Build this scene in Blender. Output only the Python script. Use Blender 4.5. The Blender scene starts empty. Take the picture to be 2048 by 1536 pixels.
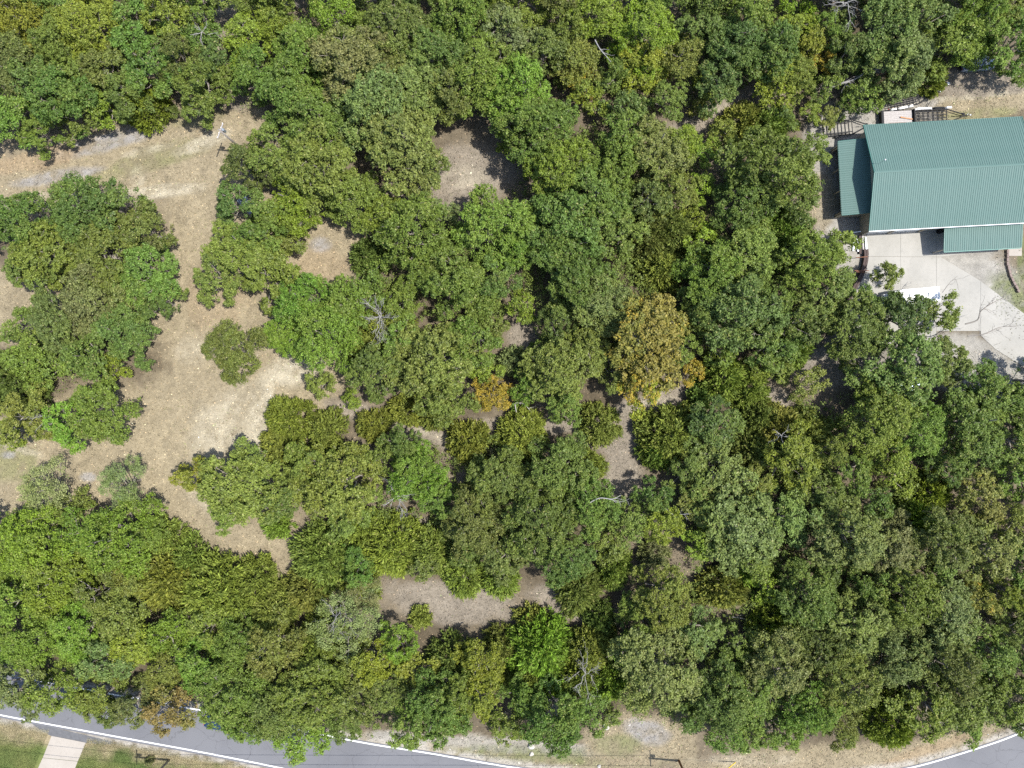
import bpy, bmesh, math, random
import numpy as np
from mathutils import Vector, Matrix, Euler

random.seed(11)
rng = np.random.default_rng(11)
R = math.radians
scene = bpy.context.scene
C = scene.collection

# ------------------------------------------------------------------ camera
CAM_H = 100.0
S = 150.0 / 2048.0                      # metres on the ground per pixel of the survey photo
cam_data = bpy.data.cameras.new("camera")
cam_data.sensor_width = 36.0
cam_data.lens = 24.0
cam_data.clip_start = 0.5
cam_data.clip_end = 6000.0
cam = bpy.data.objects.new("camera", cam_data)
cam.location = (0, 0, CAM_H)
cam.rotation_euler = (0, 0, 0)
C.objects.link(cam)
scene.camera = cam

# ------------------------------------------------------------------ daylight
SUN_EL = 66.0
sun_from = Vector((0.9965 * math.cos(R(SUN_EL)), -0.085 * math.cos(R(SUN_EL)), math.sin(R(SUN_EL)))).normalized()
sun_data = bpy.data.lights.new("sun", 'SUN')
sun_data.energy = 4.5
sun_data.angle = R(0.53)
sun_data.color = (1.0, 0.955, 0.89)
sun = bpy.data.objects.new("sun", sun_data)
sun.rotation_euler = (-sun_from).to_track_quat('-Z', 'Y').to_euler()
sun.location = (60, -5, 120)
C.objects.link(sun)

world = bpy.data.worlds.new("World")
scene.world = world
world.use_nodes = True
wn = world.node_tree
wn.nodes.clear()
sky = wn.nodes.new("ShaderNodeTexSky")
sky.sky_type = 'NISHITA'
sky.sun_disc = False
sky.sun_elevation = R(SUN_EL)
sky.sun_rotation = R(94.9)
sky.air_density = 1.0
sky.dust_density = 1.2
bg = wn.nodes.new("ShaderNodeBackground")
bg.inputs[1].default_value = 0.15
wo = wn.nodes.new("ShaderNodeOutputWorld")
wn.links.new(sky.outputs[0], bg.inputs[0])
wn.links.new(bg.outputs[0], wo.inputs[0])

scene.view_settings.view_transform = 'Standard'
scene.view_settings.look = 'None'
scene.view_settings.exposure = 0.72
scene.view_settings.gamma = 1.0
scene.view_settings.use_curve_mapping = False
scene.render.engine = 'CYCLES'
scene.cycles.max_bounces = 6
scene.cycles.diffuse_bounces = 3
scene.cycles.glossy_bounces = 2
scene.cycles.transmission_bounces = 4
scene.cycles.transparent_max_bounces = 4
scene.cycles.use_denoising = False
scene.cycles.caustics_reflective = False
scene.cycles.caustics_refractive = False


# ------------------------------------------------------------------ helpers
def P(px, py, z=0.0):
    """survey pixel seen at height z -> world point"""
    k = S * (CAM_H - z) / CAM_H
    return Vector(((px - 1024.0) * k, (768.0 - py) * k, z))


def link(o, parent=None):
    C.objects.link(o)
    if parent is not None:
        o.parent = parent
    return o


def tag(o, label=None, cat=None, group=None, kind=None):
    if label: o["label"] = label
    if cat: o["category"] = cat
    if group: o["group"] = group
    if kind: o["kind"] = kind
    return o


def thing(name, label, cat, loc=(0, 0, 0), rz=0.0, group=None):
    o = bpy.data.objects.new(name, None)
    o.empty_display_size = 0.3
    o.location = loc
    o.rotation_euler = (0, 0, rz)
    link(o)
    return tag(o, label, cat, group)


def np_mesh(name, verts, faces, mat=None, fattr=None, fcol=None, smooth=False):
    """faces: (M,k) int array; fattr: (M,3) per-face vector 'rnd'; fcol: (M,3) per-face colour 'col'"""
    verts = np.asarray(verts, dtype=np.float32)
    faces = np.asarray(faces, dtype=np.int32)
    me = bpy.data.meshes.new(name)
    n, (m, k) = len(verts), faces.shape
    me.vertices.add(n)
    me.vertices.foreach_set("co", verts.ravel())
    me.loops.add(m * k)
    me.loops.foreach_set("vertex_index", faces.ravel())
    me.polygons.add(m)
    me.polygons.foreach_set("loop_start", np.arange(0, m * k, k, dtype=np.int32))
    me.polygons.foreach_set("loop_total", np.full(m, k, dtype=np.int32))
    if smooth:
        me.polygons.foreach_set("use_smooth", np.ones(m, dtype=bool))
    me.update(calc_edges=True)
    if fattr is not None:
        a = me.attributes.new("rnd", 'FLOAT_VECTOR', 'FACE')
        a.data.foreach_set("vector", np.asarray(fattr, dtype=np.float32).ravel())
    if fcol is not None:
        a = me.attributes.new("col", 'FLOAT_COLOR', 'FACE')
        c4 = np.ones((m, 4), dtype=np.float32)
        c4[:, :3] = fcol
        a.data.foreach_set("color", c4.ravel())
    if mat is not None:
        me.materials.append(mat)
    return me


class MB:
    """collects boxes, tubes, prisms; build() links them as one mesh object"""
    def __init__(self):
        self.v, self.f = [], []

    def add(self, vs, fs):
        b = len(self.v)
        self.v += [tuple(x) for x in vs]
        self.f += [tuple(i + b for i in f) for f in fs]
        return self

    def box(self, x0, y0, z0, x1, y1, z1, m=None):
        vs = [Vector(p) for p in ((x0, y0, z0), (x1, y0, z0), (x1, y1, z0), (x0, y1, z0),
                                  (x0, y0, z1), (x1, y0, z1), (x1, y1, z1), (x0, y1, z1))]
        if m is not None: vs = [m @ p for p in vs]
        return self.add(vs, [(3, 2, 1, 0), (4, 5, 6, 7), (0, 1, 5, 4), (1, 2, 6, 5), (2, 3, 7, 6), (3, 0, 4, 7)])

    def bar(self, a, b, w, h=None, up=(0, 0, 1)):
        """rectangular bar from a to b"""
        a, b = Vector(a), Vector(b)
        h = w if h is None else h
        d = (b - a).normalized()
        u = Vector(up)
        s = d.cross(u)
        if s.length < 1e-4: s = d.cross(Vector((1, 0, 0)))
        s.normalize()
        u = s.cross(d).normalized()
        vs = []
        for p in (a, b):
            for i, j in ((-1, -1), (1, -1), (1, 1), (-1, 1)):
                vs.append(p + s * (w / 2 * i) + u * (h / 2 * j))
        return self.add(vs, [(0, 1, 2, 3), (7, 6, 5, 4), (0, 4, 5, 1), (1, 5, 6, 2), (2, 6, 7, 3), (3, 7, 4, 0)])

    def tube(self, pts, rad, n=8, caps=True):
        pts = [Vector(p) for p in pts]
        if not hasattr(rad, '__len__'): rad = [rad] * len(pts)
        b = len(self.v)
        for i, p in enumerate(pts):
            d = (pts[min(i + 1, len(pts) - 1)] - pts[max(i - 1, 0)]).normalized()
            s = d.cross(Vector((0, 0, 1)))
            if s.length < 1e-3: s = Vector((1, 0, 0))
            s.normalize()
            u = s.cross(d)
            for k in range(n):
                t = 2 * math.pi * k / n
                self.v.append(tuple(p + (s * math.cos(t) + u * math.sin(t)) * rad[i]))
        for i in range(len(pts) - 1):
            for k in range(n):
                k2 = (k + 1) % n
                self.f.append((b + i * n + k, b + i * n + k2, b + (i + 1) * n + k2, b + (i + 1) * n + k))
        if caps:
            self.f.append(tuple(b + k for k in reversed(range(n))))
            self.f.append(tuple(b + (len(pts) - 1) * n + k for k in range(n)))
        return self

    def prism(self, poly, z0, z1):
        n = len(poly)
        a = sum(poly[i][0] * poly[(i + 1) % n][1] - poly[(i + 1) % n][0] * poly[i][1] for i in range(n))
        if a < 0: poly = poly[::-1]
        vs = [(x, y, z0) for x, y in poly] + [(x, y, z1) for x, y in poly]
        fs = [tuple(reversed(range(n))), tuple(range(n, 2 * n))]
        fs += [(i, (i + 1) % n, n + (i + 1) % n, n + i) for i in range(n)]
        return self.add(vs, fs)

    def mesh(self, name, mat, bevel=0.0, smooth=False):
        me = bpy.data.meshes.new(name)
        me.from_pydata(self.v, [], self.f)
        if bevel > 0:
            bm = bmesh.new(); bm.from_mesh(me)
            es = [e for e in bm.edges if len(e.link_faces) == 2 and e.calc_face_angle(0) > 0.6]
            bmesh.ops.bevel(bm, geom=es, offset=bevel, segments=2, profile=0.6, affect='EDGES', clamp_overlap=True)
            bm.to_mesh(me); bm.free()
        if smooth:
            me.polygons.foreach_set("use_smooth", [True] * len(me.polygons))
        me.materials.append(mat)
        me.update()
        return me

    def build(self, name, mat, parent=None, bevel=0.0, smooth=False):
        return link(bpy.data.objects.new(name, self.mesh(name, mat, bevel, smooth)), parent)


# value noise used for masks and outlines -----------------------------------
class Noise2:
    def __init__(self, seed):
        self.t = np.random.default_rng(seed).random((256, 256))

    def __call__(self, x, y):
        xi, yi = np.floor(x).astype(int), np.floor(y).astype(int)
        fx, fy = x - xi, y - yi
        fx, fy = fx * fx * (3 - 2 * fx), fy * fy * (3 - 2 * fy)
        t = self.t
        a, b = t[xi % 256, yi % 256], t[(xi + 1) % 256, yi % 256]
        c, d = t[xi % 256, (yi + 1) % 256], t[(xi + 1) % 256, (yi + 1) % 256]
        return (a * (1 - fx) + b * fx) * (1 - fy) + (c * (1 - fx) + d * fx) * fy

    def fbm(self, x, y, o=4):
        s, a, w = 0.0, 0.5, 0.0
        for i in range(o):
            s = s + a * self(x * 2 ** i + 17.3 * i, y * 2 ** i - 9.1 * i); w += a; a *= 0.55
        return s / w


# ------------------------------------------------------------------ materials
def new_mat(name):
    m = bpy.data.materials.new(name)
    m.use_nodes = True
    nt = m.node_tree
    nt.nodes.clear()
    out = nt.nodes.new("ShaderNodeOutputMaterial")
    return m, nt, out


def mth(nt, op, a, b=None, c=None, clamp=False):
    n = nt.nodes.new("ShaderNodeMath"); n.operation = op; n.use_clamp = clamp
    for i, v in enumerate((a, b, c)):
        if v is None: continue
        if isinstance(v, (int, float)): n.inputs[i].default_value = v
        else: nt.links.new(v, n.inputs[i])
    return n.outputs[0]


def mix(nt, fac, a, b, mode='MIX'):
    n = nt.nodes.new("ShaderNodeMix"); n.data_type = 'RGBA'; n.blend_type = mode
    for i, v in ((0, fac), (6, a), (7, b)):
        if isinstance(v, (int, float)): n.inputs[i].default_value = v
        elif isinstance(v, tuple): n.inputs[i].default_value = (v[0], v[1], v[2], 1)
        else: nt.links.new(v, n.inputs[i])
    return n.outputs[2]


def noise(nt, scale, detail=4, rough=0.6, vec=None):
    n = nt.nodes.new("ShaderNodeTexNoise")
    n.inputs["Scale"].default_value = scale
    n.inputs["Detail"].default_value = detail
    n.inputs["Roughness"].default_value = rough
    if vec is None:
        g = nt.nodes.new("ShaderNodeTexCoord"); vec = g.outputs["Object"]
    nt.links.new(vec, n.inputs["Vector"])
    return n.outputs[0]


def ramp(nt, v, lo, hi, a=0.0, b=1.0):
    n = nt.nodes.new("ShaderNodeMapRange"); n.clamp = True
    nt.links.new(v, n.inputs[0])
    for i, x in ((1, lo), (2, hi), (3, a), (4, b)): n.inputs[i].default_value = x
    return n.outputs[0]


def principled(nt, out, col, rough=0.6, metal=0.0, spec=0.4, bump=None, bump_s=0.3, bump_d=0.02):
    p = nt.nodes.new("ShaderNodeBsdfPrincipled")
    if isinstance(col, tuple): p.inputs["Base Color"].default_value = (col[0], col[1], col[2], 1)
    else: nt.links.new(col, p.inputs["Base Color"])
    if isinstance(rough, (int, float)): p.inputs["Roughness"].default_value = rough
    else: nt.links.new(rough, p.inputs["Roughness"])
    p.inputs["Metallic"].default_value = metal
    p.inputs["Specular IOR Level"].default_value = spec
    if bump is not None:
        b = nt.nodes.new("ShaderNodeBump")
        b.inputs["Strength"].default_value = bump_s
        b.inputs["Distance"].default_value = bump_d
        nt.links.new(bump, b.inputs["Height"])
        nt.links.new(b.outputs[0], p.inputs["Normal"])
    nt.links.new(p.outputs[0], out.inputs[0])
    return p


def simple(name, col, rough=0.6, metal=0.0, var=0.25, scale=3.0, spec=0.4, bump=0.0):
    """plain surface with a little wear: two scales of noise on colour and roughness"""
    m, nt, out = new_mat(name)
    n1 = noise(nt, scale, 5)
    n2 = noise(nt, scale * 7, 3)
    v = mth(nt, 'ADD', mth(nt, 'MULTIPLY', n1, 0.65), mth(nt, 'MULTIPLY', n2, 0.35))
    f = ramp(nt, v, 0.3, 0.7, 1 - var, 1 + var)
    cb = nt.nodes.new("ShaderNodeCombineColor")
    for i in range(3): nt.links.new(mth(nt, 'MULTIPLY', f, col[i]), cb.inputs[i])
    principled(nt, out, cb.outputs[0], ramp(nt, v, 0.3, 0.7, max(rough - 0.12, 0.05), min(rough + 0.12, 1)), metal, spec,
               n2 if bump else None, bump, 0.02)
    return m


def foliage_mat(name, trans=0.3, gloss=0.35, rough=0.5):
    m, nt, out = new_mat(name)
    oi = nt.nodes.new("ShaderNodeObjectInfo")
    at = nt.nodes.new("ShaderNodeAttribute"); at.attribute_name = "rnd"
    sp = nt.nodes.new("ShaderNodeSeparateXYZ"); nt.links.new(at.outputs["Vector"], sp.inputs[0])
    leaf, tuft, bough = sp.outputs[0], sp.outputs[1], sp.outputs[2]
    base = oi.outputs["Color"]
    # tint differences from bough to bough and tuft to tuft (young, older, yellowing leaves)
    c = mix(nt, ramp(nt, bough, 0.45, 1.0, 0, 0.45), base, (0.185, 0.235, 0.045))
    c = mix(nt, ramp(nt, tuft, 0.5, 0.0, 0, 0.4), c, (0.055, 0.085, 0.030))
    # autumn colour: share of tufts given by the alpha of the object colour
    a = mth(nt, 'ADD', mth(nt, 'MULTIPLY', bough, 0.4), mth(nt, 'ADD', mth(nt, 'MULTIPLY', tuft, 0.4), mth(nt, 'MULTIPLY', leaf, 0.2)))
    au = ramp(nt, mth(nt, 'SUBTRACT', a, mth(nt, 'SUBTRACT', 1.0, oi.outputs["Alpha"])), -0.02, 0.1, 0, 0.9)
    gold = mix(nt, leaf, (0.42, 0.34, 0.045), (0.36, 0.24, 0.04))
    c = mix(nt, au, c, gold)
    # single dry leaves
    c = mix(nt, ramp(nt, leaf, 0.975, 0.98, 0, 0.6), c, (0.24, 0.22, 0.08))
    n = nt.nodes.new("ShaderNodeHueSaturation")
    nt.links.new(c, n.inputs["Color"])
    nt.links.new(ramp(nt, leaf, 0, 1, 0.6, 1.45), n.inputs["Value"])
    col = n.outputs[0]
    p = nt.nodes.new("ShaderNodeBsdfPrincipled")
    nt.links.new(col, p.inputs["Base Color"])
    p.inputs["Roughness"].default_value = rough
    p.inputs["Specular IOR Level"].default_value = gloss
    t = nt.nodes.new("ShaderNodeBsdfTranslucent")
    tc = mix(nt, 0.5, col, (0.18, 0.26, 0.015), 'MIX')
    nt.links.new(tc, t.inputs[0])
    ms = nt.nodes.new("ShaderNodeMixShader"); ms.inputs[0].default_value = trans
    nt.links.new(p.outputs[0], ms.inputs[1]); nt.links.new(t.outputs[0], ms.inputs[2])
    nt.links.new(ms.outputs[0], out.inputs[0])
    return m


def flake_mat(name):
    m, nt, out = new_mat(name)
    at = nt.nodes.new("ShaderNodeAttribute"); at.attribute_name = "col"
    principled(nt, out, at.outputs["Color"], 0.75, spec=0.25)
    return m


M_LEAF = foliage_mat("broad_leaves", 0.27, 0.2, 0.48)
M_NEEDLE = foliage_mat("needle_sprays", 0.22, 0.2, 0.6)
M_FLAKE = flake_mat("dry_blades")
M_BARK = simple("grey_bark", (0.23, 0.205, 0.175), 0.85, var=0.45, scale=2.5, bump=0.5)
M_DEAD = simple("bleached_dead_wood", (0.30, 0.29, 0.275), 0.8, var=0.3, scale=3, bump=0.4)
M_TEAL = None  # set below
M_WALL = simple("tan_steel_wall", (0.42, 0.37, 0.28), 0.5, var=0.1, scale=1.2)
M_TRIM = simple("dark_teal_trim", (0.07, 0.20, 0.17), 0.4, var=0.12, scale=2)
M_GUTTER = simple("white_gutter", (0.62, 0.66, 0.68), 0.35, var=0.1)
M_BLACK = simple("black_painted_steel", (0.010, 0.011, 0.013), 0.6, var=0.4, scale=5, spec=0.25)
M_GALV = simple("galvanised_steel", (0.36, 0.39, 0.42), 0.4, 0.6, var=0.2, scale=6)
M_WHITE = simple("white_paint", (0.80, 0.80, 0.79), 0.35, var=0.06, scale=4)
M_RUBBER = simple("black_rubber", (0.02, 0.02, 0.02), 0.8, var=0.3)
M_GLASS = simple("dark_window_glass", (0.02, 0.03, 0.04), 0.08, var=0.1, spec=0.6)
M_WOODGREY = simple("weathered_deck_wood", (0.36, 0.34, 0.33), 0.85, var=0.3, scale=5, bump=0.4)
M_PLANK = simple("fresh_brown_plank", (0.42, 0.22, 0.11), 0.75, var=0.25, scale=4)
M_TIMBER = simple("dark_retaining_timber", (0.07, 0.05, 0.045), 0.85, var=0.4, scale=4, bump=0.4)
M_RUST = simple("rusty_steel", (0.20, 0.09, 0.05), 0.8, var=0.5, scale=7)
M_POLE = simple("weathered_pole_wood", (0.24, 0.215, 0.19), 0.85, var=0.3, scale=5)
M_POLEBROWN = simple("brown_pole_wood", (0.17, 0.09, 0.05), 0.85, var=0.3, scale=5)
M_YELLOW = simple("yellow_plastic", (0.75, 0.52, 0.02), 0.45, var=0.1)
M_BLOCK = simple("brown_wall_block", (0.20, 0.155, 0.135), 0.9, var=0.3, scale=6, bump=0.5)
M_ROCK = simple("pale_limestone", (0.40, 0.38, 0.34), 0.9, var=0.3, scale=5, bump=0.6)
M_LIGHTBLUE = simple("pale_blue_car_paint", (0.30, 0.42, 0.52), 0.2, 0.2, var=0.05, spec=0.6)
M_NAVY = simple("navy_car_paint", (0.02, 0.045, 0.10), 0.18, 0.3, var=0.05, spec=0.6)
M_SILVER = simple("silver_blue_car_paint", (0.34, 0.42, 0.52), 0.2, 0.5, var=0.05, spec=0.6)
M_GREYCAR = simple("grey_blue_car_paint", (0.22, 0.28, 0.36), 0.2, 0.4, var=0.05, spec=0.6)
M_LAMP = simple("clear_lamp_lens", (0.7, 0.7, 0.68), 0.1, var=0.05, spec=0.7)
M_REDLAMP = simple("red_lamp_lens", (0.45, 0.02, 0.02), 0.15, var=0.05, spec=0.7)


def teal_roof():
    m, nt, out = new_mat("teal_roof_steel")
    oi = nt.nodes.new("ShaderNodeObjectInfo")
    n1 = noise(nt, 0.35, 4)
    n2 = noise(nt, 9, 3)
    c = mix(nt, ramp(nt, n1, 0.3, 0.7), (0.085, 0.150, 0.134), (0.098, 0.166, 0.149))
    c = mix(nt, ramp(nt, oi.outputs["Random"], 0, 1, 0, 0.35), c, (0.078, 0.142, 0.126))
    c = mix(nt, ramp(nt, n2, 0.55, 0.8, 0, 0.25), c, (0.125, 0.175, 0.16))
    tc = nt.nodes.new("ShaderNodeTexCoord"); mp = nt.nodes.new("ShaderNodeMapping"); mp.inputs["Scale"].default_value = (5, .35, 1)
    nt.links.new(tc.outputs["Object"], mp.inputs[0])
    n3 = noise(nt, 1.5, 5, .6, mp.outputs[0])
    c = mix(nt, ramp(nt, n3, 0.5, 0.75, 0, 0.4), c, (0.120, 0.170, 0.155))
    c = mix(nt, ramp(nt, n3, 0.45, 0.25, 0, 0.35), c, (0.062, 0.118, 0.106))
    principled(nt, out, c, ramp(nt, n1, 0.3, 0.7, 0.55, 0.7), 0.0, 0.25)
    return m


M_TEAL = teal_roof()


def concrete(name, a, b):
    m, nt, out = new_mat(name)
    n1 = noise(nt, 0.25, 5); n2 = noise(nt, 2.2, 6, 0.7); n3 = noise(nt, 30, 3)
    c = mix(nt, ramp(nt, n1, 0.35, 0.65), a, b)
    c = mix(nt, ramp(nt, n2, 0.52, 0.75, 0, 0.45), c, tuple(x * 0.72 for x in a))
    c = mix(nt, ramp(nt, n3, 0.55, 0.7, 0, 0.25), c, tuple(min(x * 1.15, 0.9) for x in b))
    principled(nt, out, c, 0.85, spec=0.25, bump=n3, bump_s=0.3, bump_d=0.01)
    return m


M_CONC = concrete("pale_concrete", (0.275, 0.268, 0.242), (0.325, 0.315, 0.285))
M_CONC2 = concrete("warm_concrete", (0.31, 0.28, 0.24), (0.35, 0.32, 0.28))


def asphalt():
    m, nt, out = new_mat("worn_asphalt")
    n1 = noise(nt, 0.12, 4); n2 = noise(nt, 1.6, 6, 0.75); n3 = noise(nt, 45, 2)
    c = mix(nt, ramp(nt, n1, 0.35, 0.65), (0.112, 0.115, 0.126), (0.135, 0.138, 0.149))
    c = mix(nt, ramp(nt, n2, 0.55, 0.8, 0, 0.5), c, (0.115, 0.115, 0.122))
    n5 = noise(nt, 0.55, 3, .5)
    c = mix(nt, ramp(nt, n5, 0.62, 0.7, 0, 0.35), c, (0.10, 0.10, 0.106))
    vo = nt.nodes.new("ShaderNodeTexVoronoi"); vo.feature = 'DISTANCE_TO_EDGE'; vo.inputs["Scale"].default_value = 0.22
    tc = nt.nodes.new("ShaderNodeTexCoord"); wv = nt.nodes.new("ShaderNodeVectorMath"); wv.operation = 'ADD'
    nn = nt.nodes.new("ShaderNodeTexNoise"); nn.inputs["Scale"].default_value = 1.1; nn.inputs["Detail"].default_value = 4
    nt.links.new(tc.outputs["Object"], nn.inputs["Vector"]); nt.links.new(tc.outputs["Object"], wv.inputs[0]); nt.links.new(nn.outputs[1], wv.inputs[1])
    nt.links.new(wv.outputs[0], vo.inputs["Vector"])
    c = mix(nt, ramp(nt, vo.outputs[0], 0.0, 0.012, 0.55, 0.0), c, (0.06, 0.06, 0.064))
    c = mix(nt, ramp(nt, n3, 0.5, 0.7, 0, 0.4), c, (0.22, 0.22, 0.225))
    principled(nt, out, c, 0.8, spec=0.3, bump=n3, bump_s=0.4, bump_d=0.008)
    return m


M_ASPH = asphalt()
M_ASPH_DARK = simple("older_asphalt", (0.105, 0.107, 0.112), 0.85, var=0.25, scale=2.0)
M_LINE = simple("white_road_paint", (0.72, 0.72, 0.71), 0.6, var=0.12, scale=2.5)


# ------------------------------------------------------------------ road line, masks, ground
def catmull(pts, n=12):
    pts = [np.array(p, float) for p in pts]
    out = []
    for i in range(len(pts) - 1):
        p0, p1, p2, p3 = pts[max(i - 1, 0)], pts[i], pts[i + 1], pts[min(i + 2, len(pts) - 1)]
        for k in range(n):
            t = k / n
            out.append(0.5 * ((2 * p1) + (-p0 + p2) * t + (2 * p0 - 5 * p1 + 4 * p2 - p3) * t * t + (-p0 + 3 * p1 - 3 * p2 + p3) * t ** 3))
    out.append(pts[-1])
    return np.array(out)


ROAD_PX = [(-700, 1265), (-400, 1308), (-200, 1345), (0, 1388), (203, 1426), (442, 1470), (700, 1522), (853, 1547), (1024, 1576),
           (1200, 1597), (1400, 1609), (1600, 1602), (1735, 1590), (1841, 1573), (1973, 1534), (2063, 1501), (2250, 1420), (2600, 1250)]
ROAD = catmull([tuple(P(*p))[:2] for p in ROAD_PX], 10)


def road_dist(x, y):
    """signed distance to the road's centre line, positive on the wood side"""
    best = np.full(x.shape, 1e9); sgn = np.ones(x.shape)
    for a, b in zip(ROAD[:-1], ROAD[1:]):
        d = b - a; L = (d * d).sum()
        t = np.clip(((x - a[0]) * d[0] + (y - a[1]) * d[1]) / L, 0, 1)
        ex, ey = x - a[0] - t * d[0], y - a[1] - t * d[1]
        dd = np.hypot(ex, ey)
        s = np.sign(d[0] * ey - d[1] * ex)
        m = dd < best
        best = np.where(m, dd, best); sgn = np.where(m, s, sgn)
    return best * sgn


NA, NB, NC, ND = Noise2(1), Noise2(2), Noise2(3), Noise2(4)
# kind, centre px, radii px, tilt in degrees (photo sense), strength
BLOBS = [
    ("straw", 220, 330, 340, 105, -12, 1), ("straw", 440, 560, 170, 330, 0, 1), ("straw", 260, 900, 380, 150, -8, 1),
    ("straw", 640, 500, 120, 90, 0, 1), ("straw", 460, 1010, 160, 110, 20, 1), ("straw", 500, 1110, 120, 70, 10, 1),
    ("straw", 600, 750, 100, 70, 0, 1), ("straw", 30, 610, 110, 90, 0, 1), ("straw", 30, 1000, 120, 70, 0, 1),
    ("straw", 560, 850, 110, 110, 0, 1), ("straw", 480, 250, 70, 40, 0, 1),
    ("green", 300, 318, 100, 22, -12, .75), ("green", 20, 925, 75, 45, 0, .8), ("green", 395, 238, 70, 12, -12, .6),
    ("green", 350, 300, 80, 25, -12, .5), ("green", 230, 345, 120, 14, -12, .5),
    ("pale", 470, 850, 120, 75, -30, .7), ("pale", 590, 735, 75, 38, -25, .95), ("pale", 525, 850, 28, 110, 5, .8),
    ("pale", 410, 282, 70, 16, -22, .95), ("pale", 290, 300, 60, 8, -12, .8), ("pale", 300, 384, 110, 16, -6, .95),
    ("pale", 60, 402, 120, 16, -8, .95), ("pale", 275, 355, 18, 25, 0, .6), ("pale", 420, 1000, 60, 30, 30, .4),
    ("pale", 380, 700, 40, 30, 0, .4), ("pale", 40, 900, 60, 8, 15, .7),
    ("grey", 210, 283, 130, 20, -14, .9), ("grey", 115, 352, 110, 14, -10, .9), ("grey", 640, 490, 24, 18, 0, .9), ("grey", 175, 955, 20, 12, 0, .8),
    ("grey", 15, 910, 16, 10, 0, .8), ("ochre", 60, 320, 110, 22, -12, .7), ("ochre", 430, 600, 70, 60, 0, .35), ("ochre", 640, 530, 60, 40, 0, .4),
    # litter glades and paths inside the wood
    ("litter", 860, 872, 110, 20, 18, 1), ("litter", 965, 930, 90, 18, -28, 1), ("litter", 1060, 850, 140, 20, 0, 1), ("litter", 1245, 870, 70, 45, 0, 1),
    ("litter", 1320, 800, 110, 22, -15, 1), ("litter", 1245, 955, 45, 60, 0, 1), ("litter", 1042, 680, 32, 40, 10, 1), ("litter", 935, 345, 105, 62, 0, 1),
    ("litter", 900, 1200, 155, 50, 5, 1), ("litter", 1150, 1215, 110, 32, 15, 1), ("litter", 1450, 222, 160, 30, -22, 1), ("litter", 720, 825, 80, 22, 15, 1),
    ("litter", 1540, 800, 60, 30, 0, 1), ("litter", 430, 35, 70, 60, 0, 1), ("litter", 470, 180, 50, 40, 0, 1), ("litter", 830, 1040, 50, 14, 20, 1),
    ("litter", 1650, 740, 90, 40, 0, .8), ("litter", 880, 400, 120, 50, 0, .8),
    ("pale", 440, 12, 30, 16, 0, .8), ("pale", 428, 100, 16, 12, 0, .6), ("pale", 870, 870, 60, 8, 18, .7), ("pale", 1420, 225, 60, 10, -22, .6),
    ("pale", 1290, 810, 70, 9, -15, .6), ("pale", 930, 355, 50, 30, 0, .4),
    # yard round the building
    ("gravel", 1700, 255, 90, 40, 0, 1), ("gravel", 1665, 350, 55, 150, 0, .9), ("gravel", 1690, 480, 60, 70, 0, 1), ("gravel", 1830, 225, 160, 32, -3, .8),
    ("straw", 1990, 205, 150, 34, -8, 1), ("pale", 1960, 190, 110, 9, -6, .8), ("green", 1960, 228, 100, 13, -5, .85), ("litter", 1960, 165, 130, 30, 0, 1),
    ("gravel", 1960, 560, 120, 70, 25, 1), ("gravel", 1960, 750, 150, 70, 25, 1), ("weeds", 2020, 600, 45, 70, -20, .85), ("weeds", 2050, 520, 20, 60, 0, .9),
    ("straw", 1640, 400, 40, 60, 0, .8), ("gravel", 1780, 700, 160, 70, 0, .6),
    # verge along the road
    ("straw", 1000, 1505, 350, 32, 5, 1), ("gravel", 1010, 1490, 220, 16, 4, .8), ("gravel", 800, 1478, 70, 14, 8, .9), ("weeds", 1120, 1512, 260, 18, 3, .8), ("weeds", 1600, 1528, 200, 14, -3, .7),
    ("straw", 1290, 1480, 120, 60, 0, 1), ("grey", 1295, 1465, 55, 28, 15, .9), ("weeds", 1240, 1490, 50, 25, 0, .7), ("straw", 1650, 1525, 330, 36, -4, 1),
    ("pale", 1500, 1520, 120, 12, 0, .5), ("straw", 1900, 1490, 130, 30, -22, 1), ("ochre", 1830, 1510, 120, 14, -20, .6),
]
COLS = {"litter": (.190, .165, .130), "straw": (.225, .190, .126), "green": (.155, .152, .075), "pale": (.315, .285, .215), "grey": (.215, .208, .202),
        "ochre": (.25, .19, .12), "gravel": (.26, .248, .22), "weeds": (.115, .13, .055)}


def blob_mask(b, px, py, nz):
    _, cx, cy, rx, ry, ang, s = b
    a = math.radians(ang)
    dx, dy = px - cx, py - cy
    u, v = dx * math.cos(a) + dy * math.sin(a), -dx * math.sin(a) + dy * math.cos(a)
    d = np.sqrt((u / rx) ** 2 + (v / ry) ** 2) + (nz - 0.5) * 1.1
    t = np.clip((1.12 - d) / 0.42, 0, 1)
    return t * t * (3 - 2 * t) * s


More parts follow.
